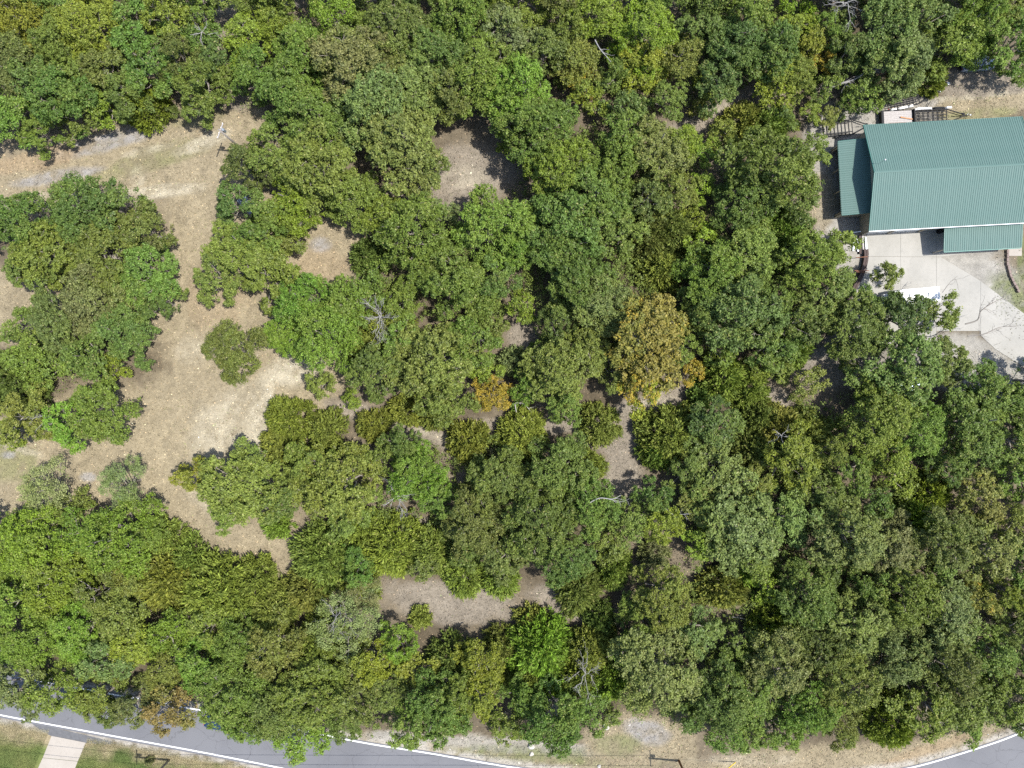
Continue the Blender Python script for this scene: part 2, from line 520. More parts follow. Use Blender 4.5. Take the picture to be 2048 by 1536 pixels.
def ground_fields(x, y):
    px, py = x / S + 1024, 768 - y / S
    n1 = NA.fbm(x * .09, y * .09, 5); n2 = NB.fbm(x * .35, y * .35, 4); n3 = NC.fbm(x * 1.1, y * 1.1, 3)
    t = np.clip((n1 - .38) / .25, 0, 1)[..., None]
    c = np.array((.090, .074, .050)) * (1 - t) + np.array((.135, .113, .080)) * t
    opened = np.zeros(x.shape)
    for i, b in enumerate(BLOBS):
        m = blob_mask(b, px, py, n2 * .65 + n3 * .35)
        if b[0] in ("pale", "green", "weeds", "grey"):
            m = m * np.clip((n3 * .5 + n2 * .5 - .25) / .35, 0.25, 1)
        c = c * (1 - m[..., None]) + np.array(COLS[b[0]]) * m[..., None]
        opened = np.maximum(opened, m)
    d = road_dist(x, y)
    lawn = np.clip((-d - 3.6 - (n3 - .5) * 1.0) / .5, 0, 1)
    t = np.clip((n2 - .35) / .3, 0, 1)[..., None]
    edge = np.clip((-d - 4.2 - (n2 - .4) * 5.0) / 2.0, 0, 1)[..., None]
    lc = np.array((.088, .120, .036)) * (1 - t) + np.array((.13, .145, .05)) * t
    lc = np.array((.24, .20, .125)) * (1 - edge) + lc * edge
    dry = np.clip((px - 330) / 250, 0, 1)[..., None] * .7
    lc = lc * (1 - dry) + np.array((.33, .27, .14)) * dry
    c = c * (1 - lawn[..., None]) + lc * lawn[..., None]
    rim = np.clip(1 - np.abs(np.abs(d) - 3.6) / (.55 + n2 * .6), 0, 1) * np.clip((n3 - .2) / .3, 0, 1)
    c = c * (1 - rim[..., None]) + np.array((.32, .30, .265)) * rim[..., None]
    k = (.78 + .44 * n3)[..., None] * (.86 + .28 * n2)[..., None]
    opened = np.maximum(opened, np.clip((6.5 - d) / 2, 0, 1))
    return c * k, opened, lawn, d


def axis(lo, hi, step, far):
    a = list(np.arange(lo, hi + 1e-6, step))
    s, x = step, a[-1]
    while x < far:
        s *= 1.5; x += s; a.append(x)
    s, x = step, a[0]
    while x > -far:
        s *= 1.5; x -= s; a.insert(0, x)
    return np.array(a)


def hard_zone(x, y):
    """1 on and near sheets that must lie on level ground (road, yard, drives)"""
    d = np.abs(road_dist(x, y))
    a = np.clip((7.5 - d) / 2, 0, 1)
    b = np.clip((x - 36) / 5, 0, 1) * np.clip((y + 8) / 5, 0, 1)
    return np.maximum(np.maximum(a, b), np.clip((-road_dist(x, y)) / 3, 0, 1))


gx, gy = axis(-82, 82, .42, 2500), axis(-64, 62, .42, 2500)
GX, GY = np.meshgrid(gx, gy, indexing='xy')
gc, gopen, glawn, gd = ground_fields(GX, GY)
gz = -(0.05 + .3 * NA.fbm(GX * .07, GY * .07, 4) + .10 * NC.fbm(GX * .8, GY * .8, 3)) * (1 - hard_zone(GX, GY))
nxv, nyv = len(gx), len(gy)
idx = np.arange(nxv * nyv).reshape(nyv, nxv)
gf = np.stack([idx[:-1, :-1], idx[:-1, 1:], idx[1:, 1:], idx[1:, :-1]], -1).reshape(-1, 4)


def ground_mat():
    m, nt, out = new_mat("dry_ground")
    at = nt.nodes.new("ShaderNodeAttribute"); at.attribute_name = "soil"
    n1 = noise(nt, 1.3, 6, 0.75); n2 = noise(nt, 7, 6, 0.75); n3 = noise(nt, 28, 3, .7)
    g = nt.nodes.new("ShaderNodeTexCoord")
    mp = nt.nodes.new("ShaderNodeMapping"); mp.inputs["Scale"].default_value = (2.2, 9, 1); mp.inputs["Rotation"].default_value = (0, 0, 1.2)
    nt.links.new(g.outputs["Object"], mp.inputs[0])
    n4 = noise(nt, 1.2, 4, .65, mp.outputs[0])
    f = mth(nt, 'ADD', mth(nt, 'ADD', ramp(nt, n1, .3, .7, 0, .4), ramp(nt, n2, .3, .7, 0, .5)),
            mth(nt, 'ADD', ramp(nt, n3, .3, .7, 0, .35), ramp(nt, n4, .3, .7, 0, .3)))
    f = mth(nt, 'ADD', f, 0.26)
    cb = nt.nodes.new("ShaderNodeMix"); cb.data_type = 'RGBA'; cb.blend_type = 'MULTIPLY'; cb.inputs[0].default_value = 1
    nt.links.new(at.outputs["Color"], cb.inputs[6])
    vv = nt.nodes.new("ShaderNodeCombineColor")
    for i in range(3): nt.links.new(f, vv.inputs[i])
    nt.links.new(vv.outputs[0], cb.inputs[7])
    h = mth(nt, 'ADD', mth(nt, 'MULTIPLY', n2, .6), mth(nt, 'MULTIPLY', n3, .4))
    principled(nt, out, cb.outputs[2], 0.95, spec=0.1, bump=h, bump_s=0.8, bump_d=0.08)
    return m


me = np_mesh("ground", np.stack([GX, GY, gz], -1).reshape(-1, 3), gf, ground_mat(), smooth=True)
a = me.attributes.new("soil", 'FLOAT_COLOR', 'POINT')
c4 = np.ones((nxv * nyv, 4), np.float32); c4[:, :3] = gc.reshape(-1, 3)
a.data.foreach_set("color", c4.ravel())
tag(link(bpy.data.objects.new("ground", me)), "dry straw and leaf littered ground with sandy patches", kind="structure")


# road: asphalt sheet and two white edge lines
def ribbon(name, o1, o2, z, mat, line=ROAD):
    n = len(line)
    t = np.gradient(line, axis=0); t /= np.linalg.norm(t, axis=1)[:, None]
    nrm = np.stack([-t[:, 1], t[:, 0]], 1)
    v = np.zeros((2 * n, 3)); v[:n, :2] = line + nrm * o1; v[n:, :2] = line + nrm * o2; v[:, 2] = z
    f = np.array([(i, i + 1, n + i + 1, n + i) for i in range(n - 1)])
    return link(bpy.data.objects.new(name, np_mesh(name, v, f, mat)))


tag(ribbon("road", -3.38, 3.3, .02, M_ASPH), "grey asphalt road curving past the wood", kind="structure")
for o in (3.0, -3.0):
    tag(ribbon("road_edge_line", o - .095, o + .095, .0245, M_LINE), "white painted edge line on the road", kind="structure")

# darker flare of old asphalt and the short concrete drive on the lawn side
mb = MB(); mb.prism([tuple(P(*p))[:2] for p in ((62, 1446), (110, 1456), (180, 1472), (238, 1487), (205, 1489), (173, 1486), (102, 1472), (84, 1462))], -.02, .012)
tag(mb.build("asphalt_apron", M_ASPH_DARK), "dark asphalt flare between road and short concrete drive", kind="structure")
drv = MB().prism([tuple(P(*p))[:2] for p in ((103.5, 1471.5), (172, 1485), (156, 1522), (86, 1515))], -.1, .05).build("concrete_drive", M_CONC2, bevel=.01)
tag(drv, "short pale concrete drive between two lawn patches", kind="structure")
MB().prism([tuple(P(*p))[:2] for p in ((85.6, 1515.6), (155.6, 1522.6), (110, 1640), (30, 1640))], -.1, .05).build("slab", M_CONC2, drv, bevel=.01)

# concrete yard of the building, slab by slab
yard_px = [((1737, 452), (1800.7, 452), (1800.7, 513), (1729, 513), (1731, 480)),
           ((1801, 452), (1871.7, 450), (1872.2, 513.6), (1801, 513.6)),
           ((1728.5, 513.4), (1800.7, 513.4), (1800.7, 600.6), (1697, 600.6), (1714, 562), (1726, 535)),
           ((1801, 514), (1872.2, 514), (1872.2, 600.6), (1801, 600.6)),
           ((1872, 450), (1940.7, 450), (1940.7, 506), (1881, 513.6), (1872.5, 513.6)),
           ((1941, 450), (2012, 448), (2012, 499), (1941, 505)),
           ((1872.5, 514), (1881, 514), (1960.7, 562), (1960.7, 662), (1872.5, 662)),
           ((1961, 562.6), (2048.7, 628), (2048.7, 735), (1990, 698), (1961, 671)),
           ((2049, 629), (2150, 705), (2250, 790), (2200, 860), (2120, 790), (2049, 736)),
           ((1696.5, 601), (1872.2, 601), (1872.2, 690), (1690, 690))]
yard = None
for i, poly in enumerate(yard_px):
    o = MB().prism([tuple(P(*p))[:2] for p in poly], -.12, .06 + .003 * (i % 3)).build("concrete_yard" if i == 0 else "slab", M_CONC, yard, bevel=.012)
    if i == 0:
        yard = o; tag(o, "pale concrete yard and driveway below the teal building", kind="structure")
MB().prism([tuple(P(*p))[:2] for p in ((2015, 497), (2043, 495), (2043, 512), (2016, 512))], -.1, .08).build("slab", M_CONC2, yard, bevel=.012)


# straw, litter and lawn blades: small real blades lying and standing on the ground
def blades(name, n, accept, length, width, tilt, tint, label, area=(-76, 76, -57, 57), colvar=.38, zoff=.02):
    x = rng.uniform(area[0], area[1], n); y = rng.uniform(area[2], area[3], n)
    col, op, lw, d = ground_fields(x, y)
    hz = hard_zone(x, y)
    p = accept(x / S + 1024, 768 - y / S, op, lw, d)
    k = rng.random(n) < p
    x, y, col, hz = x[k], y[k], col[k], hz[k]
    n = len(x)
    z = -(0.05 + .3 * NA.fbm(x * .07, y * .07, 4) + .10 * NC.fbm(x * .8, y * .8, 3)) * (1 - hz) + zoff
    az = rng.uniform(0, 2 * np.pi, n); el = np.abs(rng.normal(0, tilt, n))
    L = rng.uniform(.5, 1.3, n) * length; W = rng.uniform(.6, 1.4, n) * width
    dx = np.stack([np.cos(az) * np.cos(el), np.sin(az) * np.cos(el), np.sin(el)], 1) * L[:, None]
    sx = np.stack([-np.sin(az), np.cos(az), rng.normal(0, .25, n)], 1) * W[:, None] * .5
    b = np.stack([x, y, z], 1)
    v = np.stack([b, b + dx * .5 + sx, b + dx, b + dx * .5 - sx], 1).reshape(-1, 3)
    f = np.arange(4 * n).reshape(-1, 4)
    c = col * np.array(tint) * np.exp(rng.normal(0, colvar, n))[:, None]
    o = link(bpy.data.objects.new(name, np_mesh(name, v, f, M_FLAKE, fcol=np.clip(c, 0, .75))))
    return tag(o, label, kind="stuff")


def in_building(px, py):
    return ((px > 1668) & (py > 245) & (py < 500)) | ((px > 1690) & (py > 430) & (py < 700) & (px < 1990))


blades("dry_grass", 270000, lambda px, py, op, lw, d: np.where((d > 3.5) & ~in_building(px, py), op * .85, 0), .42, .055, .5, (1.08, 1.08, 1.03),
       "dry straw coloured grass over the clearing and verges")
blades("leaf_litter", 90000, lambda px, py, op, lw, d: np.where((d > 4) & ~in_building(px, py), .75 - .45 * op, 0), .22, .14, .3, (1.15, 1.05, .95),
       "fallen brown leaves scattered over the woodland floor", colvar=.5)
blades("lawn_grass", 160000, lambda px, py, op, lw, d: lw * ((px < 95 - (py - 1470) * .4) | (px > 178 - (py - 1470) * .4)), .16, .04, .9, (1.0, 1.05, .95),
       "short green lawn grass beside the road", area=(-76, -30, -58, -49), colvar=.3)

blades("weeds", 26000, lambda px, py, op, lw, d: np.where((d > 3.6) & ~in_building(px, py), op * (NB.fbm(px * .03, py * .03, 3) > .56) * .9, 0), .3, .08, .7, (.62, .85, .45),
       "small green weeds scattered through the dry grass")


# ------------------------------------------------------------------ trees: prototype crowns and trunks
def unit(v):
    return v / np.maximum(np.linalg.norm(v, axis=-1, keepdims=True), 1e-9)


def tubes_np(polys, sides=5):
    """polys: list of (pts (k,3), radii (k,)) -> verts, quads"""
    V, F, b = [], [], 0
    ang = np.arange(sides) * 2 * np.pi / sides
    for pts, rad in polys:
        k = len(pts)
        d = unit(np.gradient(pts, axis=0))
        ref = np.where(np.abs(d[:, 2:3]) > .9, np.array([[1., 0, 0]]), np.array([[0, 0, 1.]]))
        s = unit(np.cross(d, ref)); u = np.cross(s, d)
        ring = pts[:, None, :] + rad[:, None, None] * (np.cos(ang)[None, :, None] * s[:, None] + np.sin(ang)[None, :, None] * u[:, None])
        V.append(ring.reshape(-1, 3))
        i = np.arange(k - 1)[:, None] * sides; j = np.arange(sides)[None]; j2 = (j + 1) % sides
        F.append(np.stack([b + i + j, b + i + j2, b + i + sides + j2, b + i + sides + j], -1).reshape(-1, 4))
        b += k * sides
    return np.concatenate(V), np.concatenate(F)


def wiggle(a, b, g, k=5, amt=.08, sag=0.0):
    t = np.linspace(0, 1, k)[:, None]
    L = np.linalg.norm(b - a)
    p = a + (b - a) * t + g.normal(0, amt * L, (k, 3)) * np.sin(np.pi * t) * .6
    p[:, 2] += sag * L * np.sin(np.pi * t[:, 0])
    return p


def leaves(cent, rad, per, g, size, asp, flat=.75, outw=.6, bough=None):
    """leaf quads on tufts; cent (T,3), rad (T,)"""
    T = len(cent)
    d = unit(g.normal(0, 1, (T, per, 3)) + np.array([0, 0, .35]))
    r = rad[:, None] * g.random((T, per)) ** .45
    p = cent[:, None] + d * r[..., None] * np.array([1, 1, flat])
    nrm = unit(d * outw + np.array([0, 0, .55]) + g.normal(0, .42, (T, per, 3)))
    t = unit(np.cross(nrm, g.normal(0, 1, (T, per, 3))))
    b = np.cross(nrm, t)
    L = size * g.uniform(.65, 1.3, (T, per, 1)); W = L * asp
    bend = nrm * L * .12
    q = np.stack([p - t * L / 2, p + b * W / 2 - bend, p + t * L / 2, p - b * W / 2 - bend], 2).reshape(-1, 3)
    tr = g.random(T); br = g.random(T) if bough is None else bough
    rnd = np.stack([g.random((T, per)), np.repeat(tr[:, None], per, 1), np.repeat(br[:, None], per, 1)], -1).reshape(-1, 3)
    return q, rnd


def make_broad(seed, Rm, H, kind):
    """kind: 'oak' heavy knots of leaves, 'maple' finer sheets, 'sage' thin crown that shows its branches"""
    g = np.random.default_rng(seed)
    nb = max(7, int({'oak': 1.02, 'maple': 1.05, 'sage': 1.1}[kind] * Rm ** 1.55))
    nz = g.uniform(0, 2 * np.pi, 6)
    ecc, eang = g.uniform(.82, 1.0), g.uniform(0, np.pi)

    def outline(a):
        e = 1 - (1 - ecc) * np.sin(a - eang) ** 2 * 1.0
        return e * (1 + .09 * np.sin(2 * a + nz[0]) + .07 * np.sin(3 * a + nz[1]) + .07 * np.sin(5 * a + nz[2]))
    cb = H * {'oak': .34, 'maple': .30, 'sage': .35}[kind]          # underside of the crown
    polys, tc, trad, tb = [], [], [], []
    base = np.array([0, 0, -.3])
    lean = g.normal(0, .03 * H, 2)
    fork = np.array([lean[0], lean[1], cb * .95])
    r0 = .05 + .028 * Rm + .008 * H
    top = np.array([lean[0] * 2, lean[1] * 2, H * .86])
    tp = np.concatenate([wiggle(base, fork, g, 5, .03), wiggle(fork, top, g, 5, .06)[1:]])
    polys.append((tp, np.linspace(r0, r0 * .22, len(tp)) * np.r_[1.5, np.ones(len(tp) - 1)]))
    # bough heads spread by rejection so that gaps stay between them
    heads = []
    for i in range(nb):
        a = i * 2.39996 + nz[3] + g.normal(0, .16)
        q = min(1, math.sqrt((i + .5) / nb) * g.uniform(.9, 1.08))
        rr = q * Rm * .77 * outline(a)
        zt = cb + (H - cb) * (1 - .62 * q ** 2.3)                   # dome
        z = zt - abs(g.normal(0, .15)) * (H - cb) - (.25 * (H - cb) if g.random() < .18 else 0)
        h = np.array([math.cos(a) * rr, math.sin(a) * rr, z - .12 * Rm])
        heads.append((h, g.uniform(.74, 1.18) * (.35 if kind != 'maple' else .37) * Rm ** .82 * 1.1, g.random(), q))
    tuft_r = {'oak': .43, 'maple': .45, 'sage': .5}[kind] * (.75 + .05 * Rm)
    for h, br, bv, q in heads:
        n = max(5, int({'oak': 3.5, 'maple': 3.6, 'sage': 4.6}[kind] * (br / tuft_r) ** 2 * .9))
        d = unit(g.normal(0, 1, (n, 3)) * np.array([1, 1, .8]) + np.array([0, 0, .55]) + np.r_[unit(h[:2]) if q > .2 else np.zeros(2), 0] * .35)
        c = h + d * br * g.uniform(.5, 1.05, (n, 1)) * np.array([1, 1, .62]) + np.array([0, 0, 1]) * g.normal(0, .22, (n, 1))
        tc.append(c); trad.append(tuft_r * g.uniform(.7, 1.25, n)); tb.append(np.clip(bv + g.normal(0, .12, n), 0, 1))
        # limb to the bough and twigs that end in its tufts
        st = tp[g.integers(3, len(tp) - 2)]
        if st[2] > h[2] - .3: st = fork
        lp = wiggle(st, h, g, 5, .09, -.08)
        polys.append((lp, np.linspace(r0 * .42, r0 * .14, 5)))
        k = 3 if kind != 'sage' else 6
        for e in c[g.integers(0, n, k)]:
            out = g.random() < (.28 if kind == 'oak' else .1 if kind == 'maple' else .55)
            polys.append((wiggle(h - np.array([0, 0, .15 * br]), h + (e - h) * (1.28 if out else .9), g, 4, .1), np.linspace(r0 * .15, .012, 4)))
    # inner shade leaves, low in the crown
    m = int(nb * 1.4)
    a = g.uniform(0, 2 * np.pi, m); q = np.sqrt(g.random(m)) * .75 * Rm
    tc.append(np.stack([np.cos(a) * q, np.sin(a) * q, g.uniform(cb * .95, cb + (H - cb) * .5, m)], 1)); trad.append(np.full(m, tuft_r)); tb.append(g.random(m) * .5)
    tc, trad, tb = np.concatenate(tc), np.concatenate(trad), np.concatenate(tb)
    per = {'oak': 27, 'maple': 27, 'sage': 30}[kind]
    size = {'oak': .27, 'maple': .25, 'sage': .2}[kind] * min(1, .72 + .06 * Rm)
    q, rnd = leaves(tc, trad, per, g, size, .62 if kind != 'sage' else .42, bough=tb)
    crown = np_mesh("crown", q, np.arange(len(q)).reshape(-1, 4), M_LEAF, fattr=rnd)
    tv, tf = tubes_np(polys)
    trunk = np_mesh("trunk", tv, tf, M_BARK, smooth=True)
    return crown, trunk, Rm, H


def make_cedar(seed, Rm, H):
    g = np.random.default_rng(seed)
    n = int(34 * Rm ** 1.75) + 22
    a = g.uniform(0, 2 * np.pi, n); q = np.sqrt(g.random(n))
    ph = g.uniform(0, 6.28, 4)
    oq = 1 + .1 * np.sin(2 * a + ph[0]) + .08 * np.sin(3 * a + ph[1]) + .06 * np.sin(7 * a + ph[2])
    rr = q * Rm * .92 * oq
    z = H * (1 - .80 * q ** 1.5) * (1 + g.normal(0, .06, n)) - .3
    dep = g.random(n) < .25
    z = np.where(dep, z * .6, z); z = np.maximum(z, .15)
    c = np.stack([np.cos(a) * rr, np.sin(a) * rr, z], 1)
    d = unit(np.stack([np.cos(a) * q * .9, np.sin(a) * q * .9, np.full(n, .62)], 1) + g.normal(0, .3, (n, 3)))
    per = 34
    L = .42 + .05 * Rm
    dd = unit(d[:, None] + g.normal(0, .42, (n, per, 3)))
    p = c[:, None] + d[:, None] * g.uniform(-.5, .75, (n, per, 1)) * L * 1.5 + g.normal(0, .12, (n, per, 3))
    l = L * g.uniform(.45, 1.1, (n, per, 1)); w = .07 * g.uniform(.7, 1.5, (n, per, 1))
    s = unit(np.cross(dd, g.normal(0, 1, (n, per, 3))))
    v = np.stack([p, p + dd * l * .5 + s * w, p + dd * l, p + dd * l * .5 - s * w], 2).reshape(-1, 3)
    tr = g.random(n)
    bo = np.clip(.5 + .5 * np.sin(a * 2 + ph[3]) * q + g.normal(0, .2, n), 0, 1)
    rnd = np.stack([g.random((n, per)), np.repeat(tr[:, None], per, 1), np.repeat(bo[:, None], per, 1)], -1).reshape(-1, 3)
    crown = np_mesh("crown", v, np.arange(len(v)).reshape(-1, 4), M_NEEDLE, fattr=rnd)
    polys = [(wiggle(np.array([0, 0, -.3]), np.array([g.normal(0, .1), g.normal(0, .1), H * .85]), g, 5, .03), np.linspace(.05 + .03 * Rm, .02, 5))]
    for i in g.integers(0, n, 10 + int(3 * Rm)):
        polys.append((wiggle(np.array([0, 0, max(.1, c[i, 2] * .6)]), c[i], g, 4, .06), np.linspace(.02 + .008 * Rm, .008, 4)))
    tv, tf = tubes_np(polys)
    return crown, np_mesh("trunk", tv, tf, M_BARK, smooth=True), Rm, H


def make_snag(seed, H, spread, low=.45, nl=9, twig=6):
    """leafless dead tree: returns limbs mesh and trunk mesh"""
    g = np.random.default_rng(seed)
    top = np.array([g.normal(0, .3), g.normal(0, .3), H])
    tp = wiggle(np.array([0, 0, -.3]), top, g, 7, .035)
    r0 = .05 + .011 * H
    tv, tf = tubes_np([(tp, np.linspace(r0, r0 * .25, 7))], 7)
    trunk = np_mesh("trunk", tv, tf, M_DEAD, smooth=True)
    polys = []

    def grow(st, d, L, r, lev):
        e = st + d * L
        p = wiggle(st, e, g, 5, .10)
        polys.append((p, np.linspace(r, r * .45, 5)))
        if lev == 0 or r < .012: return
        for k in range(twig - lev if lev > 1 else 4):
            s = p[g.integers(1, 5)]
            grow(s, unit(d + g.normal(0, .55, 3) + np.array([0, 0, .15])), L * g.uniform(.35, .62), r * .5, lev - 1)
    for i in range(nl):
        a = i * 2.4 + g.normal(0, .3)
        s = tp[min(6, int((low + (1 - low) * g.random()) * 6))]
        grow(s, unit(np.array([math.cos(a), math.sin(a), g.uniform(.1, .6)])), spread * g.uniform(.6, 1.05), r0 * g.uniform(.3, .48), 2)
    v, f = tubes_np(polys, 4)
    return np_mesh("limbs", v, f, M_DEAD, smooth=True), trunk


PROTO = {
    'oL': [make_broad(100 + i, 6.2, 10.6, 'oak') for i in range(11)],
    'oM': [make_broad(200 + i, 4.4, 8.6, 'oak') for i in range(9)],
    'oS': [make_broad(300 + i, 2.7, 6.0, 'oak') for i in range(6)],
    'mL': [make_broad(400 + i, 6.2, 10.4, 'maple') for i in range(6)],
    'mM': [make_broad(500 + i, 4.3, 8.4, 'maple') for i in range(7)],
    'mS': [make_broad(600 + i, 2.5, 5.2, 'maple') for i in range(6)],
    'sM': [make_broad(700 + i, 4.6, 7.4, 'sage') for i in range(4)],
    'bS': [make_broad(800 + i, 1.5, 2.6, 'maple') for i in range(5)],
    'cL': [make_cedar(900 + i, 4.6, 6.0) for i in range(4)],
    'cM': [make_cedar(920 + i, 2.9, 4.2) for i in range(5)],
    'cS': [make_cedar(940 + i, 1.5, 2.2) for i in range(4)],
}
CLS = {'o': (('oL', 5.1), ('oM', 3.5), ('oS', 0)), 'm': (('mL', 5.1), ('mM', 3.3), ('mS', 1.9), ('bS', 0)),
       's': (('sM', 0),), 'c': (('cL', 3.6), ('cM', 2.0), ('cS', 0))}
KIND = {'o': ("broadleaf_tree", "tree", "broadleaf trees of the wood"), 'm': ("broadleaf_tree", "tree", "broadleaf trees of the wood"),
        's': ("sage_tree", "tree", "thin pale trees"), 'c': ("evergreen_bush", "bush", "feathery evergreen bushes")}
# colour of the living leaves and share of autumn leaves
COL = {'O': ((.102, .142, .042), .0), 'D': ((.086, .126, .042), .0), 'M': ((.126, .176, .042), .0), 'B': ((.135, .212, .038), .0), 'Y': ((.185, .225, .034), .02),
       'L': ((.158, .186, .048), .03), 'A': ((.19, .185, .05), .24), 'G': ((.26, .23, .035), .5), 'S': ((.225, .245, .135), .0), 'P': ((.140, .172, .066), .0),
       'C': ((.190, .230, .050), .0), 'K': ((.130, .165, .042), .0), 'V': ((.172, .234, .034), .02), 'R': ((.180, .165, .060), .08)}
WORD = {'O': "dark green", 'D': "deep bluish green", 'M': "mid green", 'B': "bright green", 'Y': "yellow green", 'L': "olive", 'A': "amber tinged", 'G': "golden",
        'S': "sage grey", 'P': "pale greyish green", 'C': "olive green", 'K': "dark olive", 'V': "lime tinted", 'R': "brownish"}
LAND = []            # things others are described by: (phrase, px, py)
USED = {}
_cnt = {}


def place_tree(cx, cy, r, t, c, label=None, mark=None, h=None, sx=1.0):
    """crown centre and radius in survey pixels; the crown stands at its own height over the ground"""
    rm = r * S * .93
    key = next(k for k, lim in CLS[t] if rm >= lim)
    i = _cnt.get(key, random.randrange(9)); _cnt[key] = i + 1
    crown, trunk, PR, PH = PROTO[key][i % len(PROTO[key])]
    sc = rm / PR
    H = (h if h else PH * (sc ** .7) * random.uniform(.9, 1.12))
    zc = H * (.68 if t != 'c' else .5)
    p = P(cx, cy, zc)
    name, cat, grp = KIND[t]
    if t == 'm' and rm < 2.0: name, cat, grp = "leafy_shrub", "shrub", "leafy shrubs at the wood's edges"
    root = thing(name, label, cat, (p.x, p.y, -.15), random.uniform(0, 6.283), grp)
    q = math.sqrt(sx)
    root.scale = (sc * random.uniform(.88, 1.1), sc * random.uniform(.9, 1.12), H / PH)
    col, au = COL[c]
    j = [random.uniform(.88, 1.14) * x for x in col]
    tone = random.uniform(.9, 1.12)
    o = link(bpy.data.objects.new("crown", crown), root)
    o.color = (j[0] * tone * 1.03, j[1] * tone * 1.05, j[2] * tone * .8, au)
    link(bpy.data.objects.new("trunk", trunk), root)
    if mark: LAND.append((mark, cx, cy))
    return root


def auto_label(r, c, t, cx, cy):
    """say what the tree looks like and which findable things it stands beside or between"""
    size = "broad" if r >= 85 else "mid sized" if r >= 58 else "small"
    noun = {'o': "broadleaf tree", 'm': "broadleaf tree", 's': "thin leaved tree", 'c': "feathery evergreen"}[t]
    if t == 'm' and r < 29: noun = "leafy shrub"
    near = sorted(LAND, key=lambda l: math.hypot(l[1] - cx, l[2] - cy))[:9]
    cands = []
    for i, a in enumerate(near):
        for b in near[i + 1:]:
            va, vb = (a[1] - cx, a[2] - cy), (b[1] - cx, b[2] - cy)
            la, lb = math.hypot(*va), math.hypot(*vb)
            if la < 5 or lb < 5: continue
            cs = (va[0] * vb[0] + va[1] * vb[1]) / (la * lb)
            if cs < -.72: cands.append((la + lb, f"between {a[0]} and {b[0]}"))
    cands.sort()
    dirs = []
    for a in near:
        dx, dy = cx - a[1], cy - a[2]
        d = math.hypot(dx, dy)
        w = "just above" if dy < -abs(dx) else "just below" if dy > abs(dx) else ("on the near-building side of" if dx > 0 else "on the clearing side of")
        if abs(dx) >= abs(dy): w = "beside" if d < 120 else ("to the right of" if dx > 0 else "to the left of")
        elif d > 150: w = w.replace("just ", "further ")
        dirs.append((d * 1.6, f"{w} {a[0]}"))
    cands = sorted(cands[:6] + dirs)
    for _, ph in cands:
        for s in ("", size + " "):
            lab = f"{s}{WORD[c]} {noun} {ph}"
            if lab not in USED and len(lab.split()) <= 16:
                return lab
    return f"{size} {WORD[c]} {noun} {cands[0][1]}"


